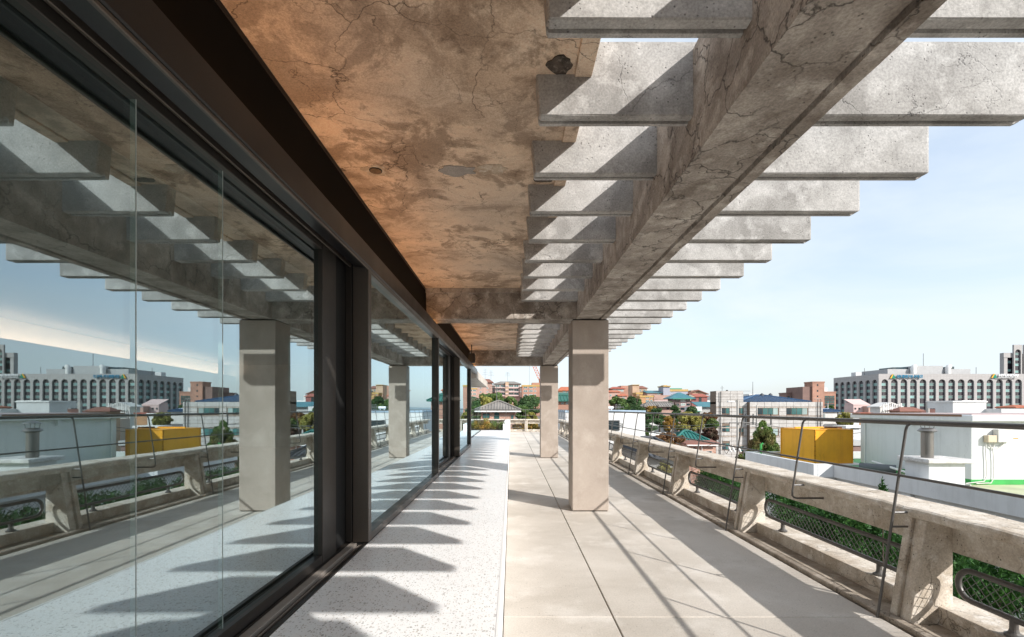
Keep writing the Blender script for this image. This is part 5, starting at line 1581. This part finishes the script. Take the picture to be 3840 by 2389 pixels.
tree_no = [0]
def tree(label, x, y, zbase, ztop, rx, kind, crown_frac=0.7, n=3000, size=0.22, style='round', group='trees between the houses', name='tree'):
    tree_no[0] += 1
    rnd = random.Random(100 + tree_no[0])
    H = ztop - zbase
    o = empty(name, (x, y, zbase), 0, label, 'tree', group)
    ch = H * crown_frac
    cz = H - ch / 2
    clumps = []
    limbs = []
    if style == 'round':
        for _ in range(40):
            u, th = rnd.uniform(-0.75, 1), rnd.uniform(0, 2 * math.pi)
            q = math.sqrt(max(0, 1 - u * u))
            f = rnd.uniform(0.45, 0.98)
            r = rx * rnd.uniform(0.13, 0.36)
            c = (math.cos(th) * q * rx * f, math.sin(th) * q * rx * f, cz + u * ch / 2 * 0.80)
            clumps.append((*c, r, r, r * 0.75))
            limbs.append(c)
    elif style == 'pine':
        for i in range(22):
            t = rnd.random() ** 0.8
            zz = H - ch * (1 - t) * 0.98
            w = rx * (1.05 - 0.8 * t) * rnd.uniform(0.35, 1.0)
            th = rnd.uniform(0, 2 * math.pi)
            r = rx * rnd.uniform(0.28, 0.45) * (1.1 - 0.5 * t)
            c = (math.cos(th) * w, math.sin(th) * w, zz)
            clumps.append((*c, r, r, r * 0.34))
            limbs.append(c)
    elif style == 'cone':
        for i in range(60):
            t = rnd.random()
            zz = H - ch * (1 - t)
            w = rx * (1 - t ** 1.6) ** 0.6 * rnd.uniform(0.5, 0.88) + 0.02
            th = rnd.uniform(0, 2 * math.pi)
            r = rx * 0.34 * (1.05 - 0.7 * t)
            clumps.append((math.cos(th) * w, math.sin(th) * w, zz - r * 0.3, r * 0.8, r * 0.8, r * 1.3))
    cr_ = scatter(clumps, n, size, rnd, 0.55 if style == 'cone' else 0.0, 2.2 if style != 'round' else 1.6, 0.35 if style == 'cone' else 0.5)
    cr_.build('crown', L[kind], o, fix=False)
    tr = MB()
    lean = rnd.uniform(-0.04, 0.04) * H
    top = Vector((lean, 0, H * (0.93 if style != 'round' else 0.75)))
    rad = max(0.05, 0.02 * H + 0.02 * rx)
    tr.tube([(0, 0, -0.3), (lean * 0.3, 0.02 * H, H * 0.35), tuple(top)], rad, 8, True, rad * 0.3)
    for c in limbs[:12]:
        t = 0.35 + 0.4 * rnd.random()
        s = Vector((lean * t, 0, H * t if style == 'round' else max(0.2, c[2] - 0.25)))
        tr.tube([s, (s + Vector(c)) / 2 + Vector((0, 0, 0.05 * H)), c], rad * 0.35, 5, True, rad * 0.1)
    tr.build('trunk', L['bark'], o)
    return o

def tree_px(label, crop, xc, ytop, ybot, w, Y, kind, style='round', n=3000, size=None, base=None, **kw):
    zm, ox, oy = crop
    c = P(ox + xc / zm, oy + ytop / zm, Y)
    rx = w / zm / 1813 * Y / 2
    zb = base if base is not None else ground_z(c.x, Y)
    cb = P(0, oy + ybot / zm, Y).z
    frac = min(0.95, max(0.15, (c.z - cb) / (c.z - zb)))
    return tree(label, c.x, Y + rx * 0.3, zb, c.z, rx, kind, frac, int(n * 1.9), size or 0.0031 * Y, style, **kw)

# behind the far parapet
tree_px('dense green tree in front of the pink apartment house', cA, 750, 518, 700, 300, 100, 'green', n=3200)
tree_px('pale green tree right of the grey roofed brick house', cA, 950, 565, 740, 170, 85, 'green', n=1800)
tree_px('olive tree left of the grey roofed brick house', cA, 650, 560, 750, 210, 75, 'yellow', n=2200)
tree_px('golden tree beside the grey tiled hip roof', cA, 935, 638, 780, 150, 62, 'gold', n=1800)
tree_px('dark pine behind the farther column', cA, 1120, 575, 760, 230, 80, 'pine', 'pine', n=2600)
tree_px('second dark pine hard by the farther column', cA, 1225, 580, 760, 190, 84, 'pine', 'pine', n=2200)
tree_px('small green tree right of the little brick house', cA, 1085, 660, 800, 150, 58, 'green', n=1600)
tree_px('yellow shrub tree low behind the far parapet', cA, 1190, 735, 880, 140, 44, 'yellow', n=2200)
tree_px('golden bush tree under the far parapet coping', cA, 1050, 840, 960, 200, 38, 'gold', n=2600)
tree_px('orange bush tree low behind the far mesh panel', cA, 1220, 850, 960, 160, 37, 'gold', n=2200)
tree_px('dark green tree behind the glass screen', cA, 560, 600, 760, 110, 70, 'green', n=1600)
tree_px('tall pine far behind the glass doors', cA, 300, 600, 760, 220, 85, 'green', n=2000)
tree_px('yellowish tree far behind the glass doors', cA, 80, 610, 760, 200, 80, 'yellow', n=2000)
# right of the near column
tree_px('broad dark tree between the column and the pines', cB, 420, 525, 640, 210, 105, 'green', n=2600)
tree_px('tall pine rising above the bright white building', cB, 640, 530, 690, 190, 90, 'pine', 'pine', n=2800)
tree_px('grey green pine behind the white roof pipes', cB, 560, 610, 780, 240, 75, 'green', n=2400)
tree_px('feathery pine at the corner of the white building', cB, 720, 590, 800, 230, 70, 'pine', 'pine', n=3000)
tree_px('golden tree among the pines', cB, 930, 645, 800, 220, 78, 'gold', n=2200)
tree_px('large spreading pine in front of the concrete house', cB, 1010, 700, 900, 330, 56, 'pine', 'pine', n=5200)
tree_px('left spreading pine at the edge of the white building', cB, 890, 760, 960, 230, 50, 'pine', 'pine', n=4200)
tree_px('upright dark pine below the cyan roofed house', cB, 1270, 645, 920, 220, 64, 'pine', 'pine', n=3600)
tree_px('orange leaved tree between the pines', cB, 1170, 790, 980, 180, 54, 'gold', n=2600)
tree_px('large yellow green tree in the middle of the gardens', cB, 1440, 740, 1040, 380, 60, 'yellow', n=5200)
tree_px('second yellow green tree touching the large one', cB, 1580, 790, 1010, 240, 64, 'yellow', n=3200)
tree_px('rusty topped tree beside the tiled building', cB, 1720, 745, 920, 240, 72, 'rust', n=2600)
tree_px('dark green tree left of the tiled building', cB, 1790, 830, 1010, 170, 66, 'green', n=2600)
tree_px('dark red tree at the foot of the tiled building', cB, 1760, 960, 1150, 240, 58, 'wine', n=3600)
tree_px('broad rust coloured tree above the coping', cB, 1190, 1030, 1240, 430, 40, 'rust', n=6500, size=0.13)
tree_px('small rust coloured tree at the white building corner', cB, 920, 1060, 1180, 180, 42, 'rust', n=2600, size=0.14)
tree_px('green shrub tree at the foot of the white building', cB, 850, 1000, 1180, 90, 41, 'green', n=1500, size=0.14)
tree_px('leafy bush seen through the mesh panel', cB, 1120, 1410, 1530, 260, 22, 'yellow', n=2600, size=0.08)
tree_px('small bush beside the utility pole', cB, 2180, 1300, 1480, 110, 33, 'thuja', n=1800, size=0.09)
tree_px('upright thuja tree left of the yellow tank', cC, 835, 880, 1420, 470, 33.5, 'thuja', 'cone', n=15000, size=0.075)
tree_px('yellow tipped tree before the white houses', cE, 240, 978, 1150, 210, 75, 'yellow', n=3200)
tree_px('small dark tree in front of the low brick office', cC, 1750, 640, 720, 110, 120, 'green', n=1200)
tree_px('olive tree left of the white flat house roofs', cC, 1990, 750, 900, 240, 92, 'yellow', n=2400)

tree_px('round tree at the foot of the tan tower house', cB, 690, 545, 680, 190, 118, 'green', n=2600)
tree_px('olive tree in front of the flat pink house', cB, 1060, 600, 720, 180, 112, 'yellow', n=2400)
tree_px('dark tree left of the mauve house', cB, 1180, 585, 720, 130, 108, 'green', n=2200)
tree_px('dark tree in front of the dark red house', cB, 1500, 660, 790, 150, 96, 'pine', n=2400)
tree_px('broad green tree under the low pink house', cB, 520, 560, 690, 200, 116, 'green', n=2600)
tree_px('green tree hiding the foot of the brown brick block', cA, 1190, 555, 690, 190, 105, 'green', n=2600)

# row of junipers just below the parapet
jun = [(7.2 + 0.3 * math.sin(k * 2.1), 0.4 + 1.75 * k, -0.55 + 0.12 * math.sin(k * 1.7), 1.45) for k in range(11)] + [(9.3, 3.0 + 2.6 * k, -0.75, 1.6) for k in range(6)]
_o = ['nearest the camera', 'second from the camera', 'third from the camera', 'fourth from the camera', 'fifth from the camera', 'sixth from the camera', 'seventh from the camera', 'eighth from the camera', 'ninth from the camera', 'tenth from the camera', 'farthest of the row']
jl = ['juniper in the front row below the parapet, ' + q for q in _o] + ['juniper in the back row towards the neighbour, ' + q for q in _o[:6]]
def juniper(x, y, ztop, r, label, k):
    rnd = random.Random(900 + k)
    zb = GZ
    o = empty('juniper_tree', (x, y, zb), 0, label, 'tree', 'junipers below the parapet')
    clumps = []
    for i in range(90):
        t = rnd.random()
        zz = ztop - zb - 0.25 - (t ** 1.2) * 3.4
        w = r * (0.25 + 0.75 * min(1, t * 1.6)) * rnd.uniform(0.3, 0.95)
        th = rnd.uniform(0, 2 * math.pi)
        q = rnd.uniform(0.16, 0.30)
        clumps.append((math.cos(th) * w, math.sin(th) * w, zz, q, q, q * 1.25))
    scatter(clumps, 17000, 0.042, rnd, 0.45, 2.4, 0.35).build('crown', L['juniper'], o, fix=False)
    MB().tube([(0, 0, -0.2), (0.05, 0, 6), (0, 0, ztop - zb - 0.8)], 0.2, 8, True, 0.04).build('trunk', L['bark'], o)
for k, (x, y, z, r) in enumerate(jun):
    juniper(x, y, z, r, jl[k], k)
# sprig that sticks up above the coping
sx_ = P(3310, 1800, 8.0)
so = empty('juniper_tree', (sx_.x, 8.0, GZ), 0, 'thin juniper shoot sticking up above the coping', 'tree', 'junipers below the parapet')
rnd = random.Random(5)
cl = []
for i in range(26):
    t = i / 25
    cl.append((rnd.uniform(-0.16, 0.16) * (1.1 - t), rnd.uniform(-0.1, 0.1), (sx_.z - GZ) - 0.55 * (1 - t) - 0.1, 0.03, 0.03, 0.06))
    cl.append((0.0, 0.0, (sx_.z - GZ) - 0.7 * (1 - t), 0.02, 0.02, 0.05))
scatter(cl, 500, 0.03, rnd, 0.5, 2.6, 0.1).build('crown', L['juniper'], so, fix=False)
MB().tube([(0, 0, 0), (0.03, 0, 5), (0, 0, sx_.z - GZ - 0.15)], 0.06, 6, True, 0.006).build('trunk', L['bark'], so)

# planting in the raised planter
cols = {'green': 'green', 'gold': 'golden', 'rust': 'rust coloured', 'yellow': 'yellow green'}
for k in range(14):
    rnd = random.Random(50 + k)
    row, i = divmod(k, 7)
    x, y = -0.62 - 0.42 * i + rnd.uniform(-.1, .1), 22.95 + 1.3 * row + rnd.uniform(-.2, .2)
    kind = ['green', 'gold', 'rust', 'yellow', 'green'][(k * 3 + row) % 5]
    h = rnd.uniform(0.2, 0.48)
    o = empty('planter_shrub', (x, y, 0.45), 0, 'loose ' + cols[kind] + ' shrub in the raised planter, ' + ('front' if row == 0 else 'back') + ' row, ' + ordn[i].replace('nearest', 'first') + ' from the right', 'shrub', 'shrubs in the raised planter')
    cl = []
    for i in range(12):
        q = rnd.uniform(0.08, 0.16)
        cl.append((rnd.uniform(-0.3, 0.3), rnd.uniform(-0.3, 0.3), rnd.uniform(0.1, h), q, q, q))
    scatter(cl, 700, 0.035, rnd, 0.3, 2.0, 0.2).build('leaves', L[kind], o, fix=False)
    st = MB()
    for i in range(5):
        st.tube([(0, 0, 0), (rnd.uniform(-.2, .2), rnd.uniform(-.2, .2), h * rnd.uniform(0.7, 1.1))], 0.008, 4)
    st.build('stems', L['bark'], o)
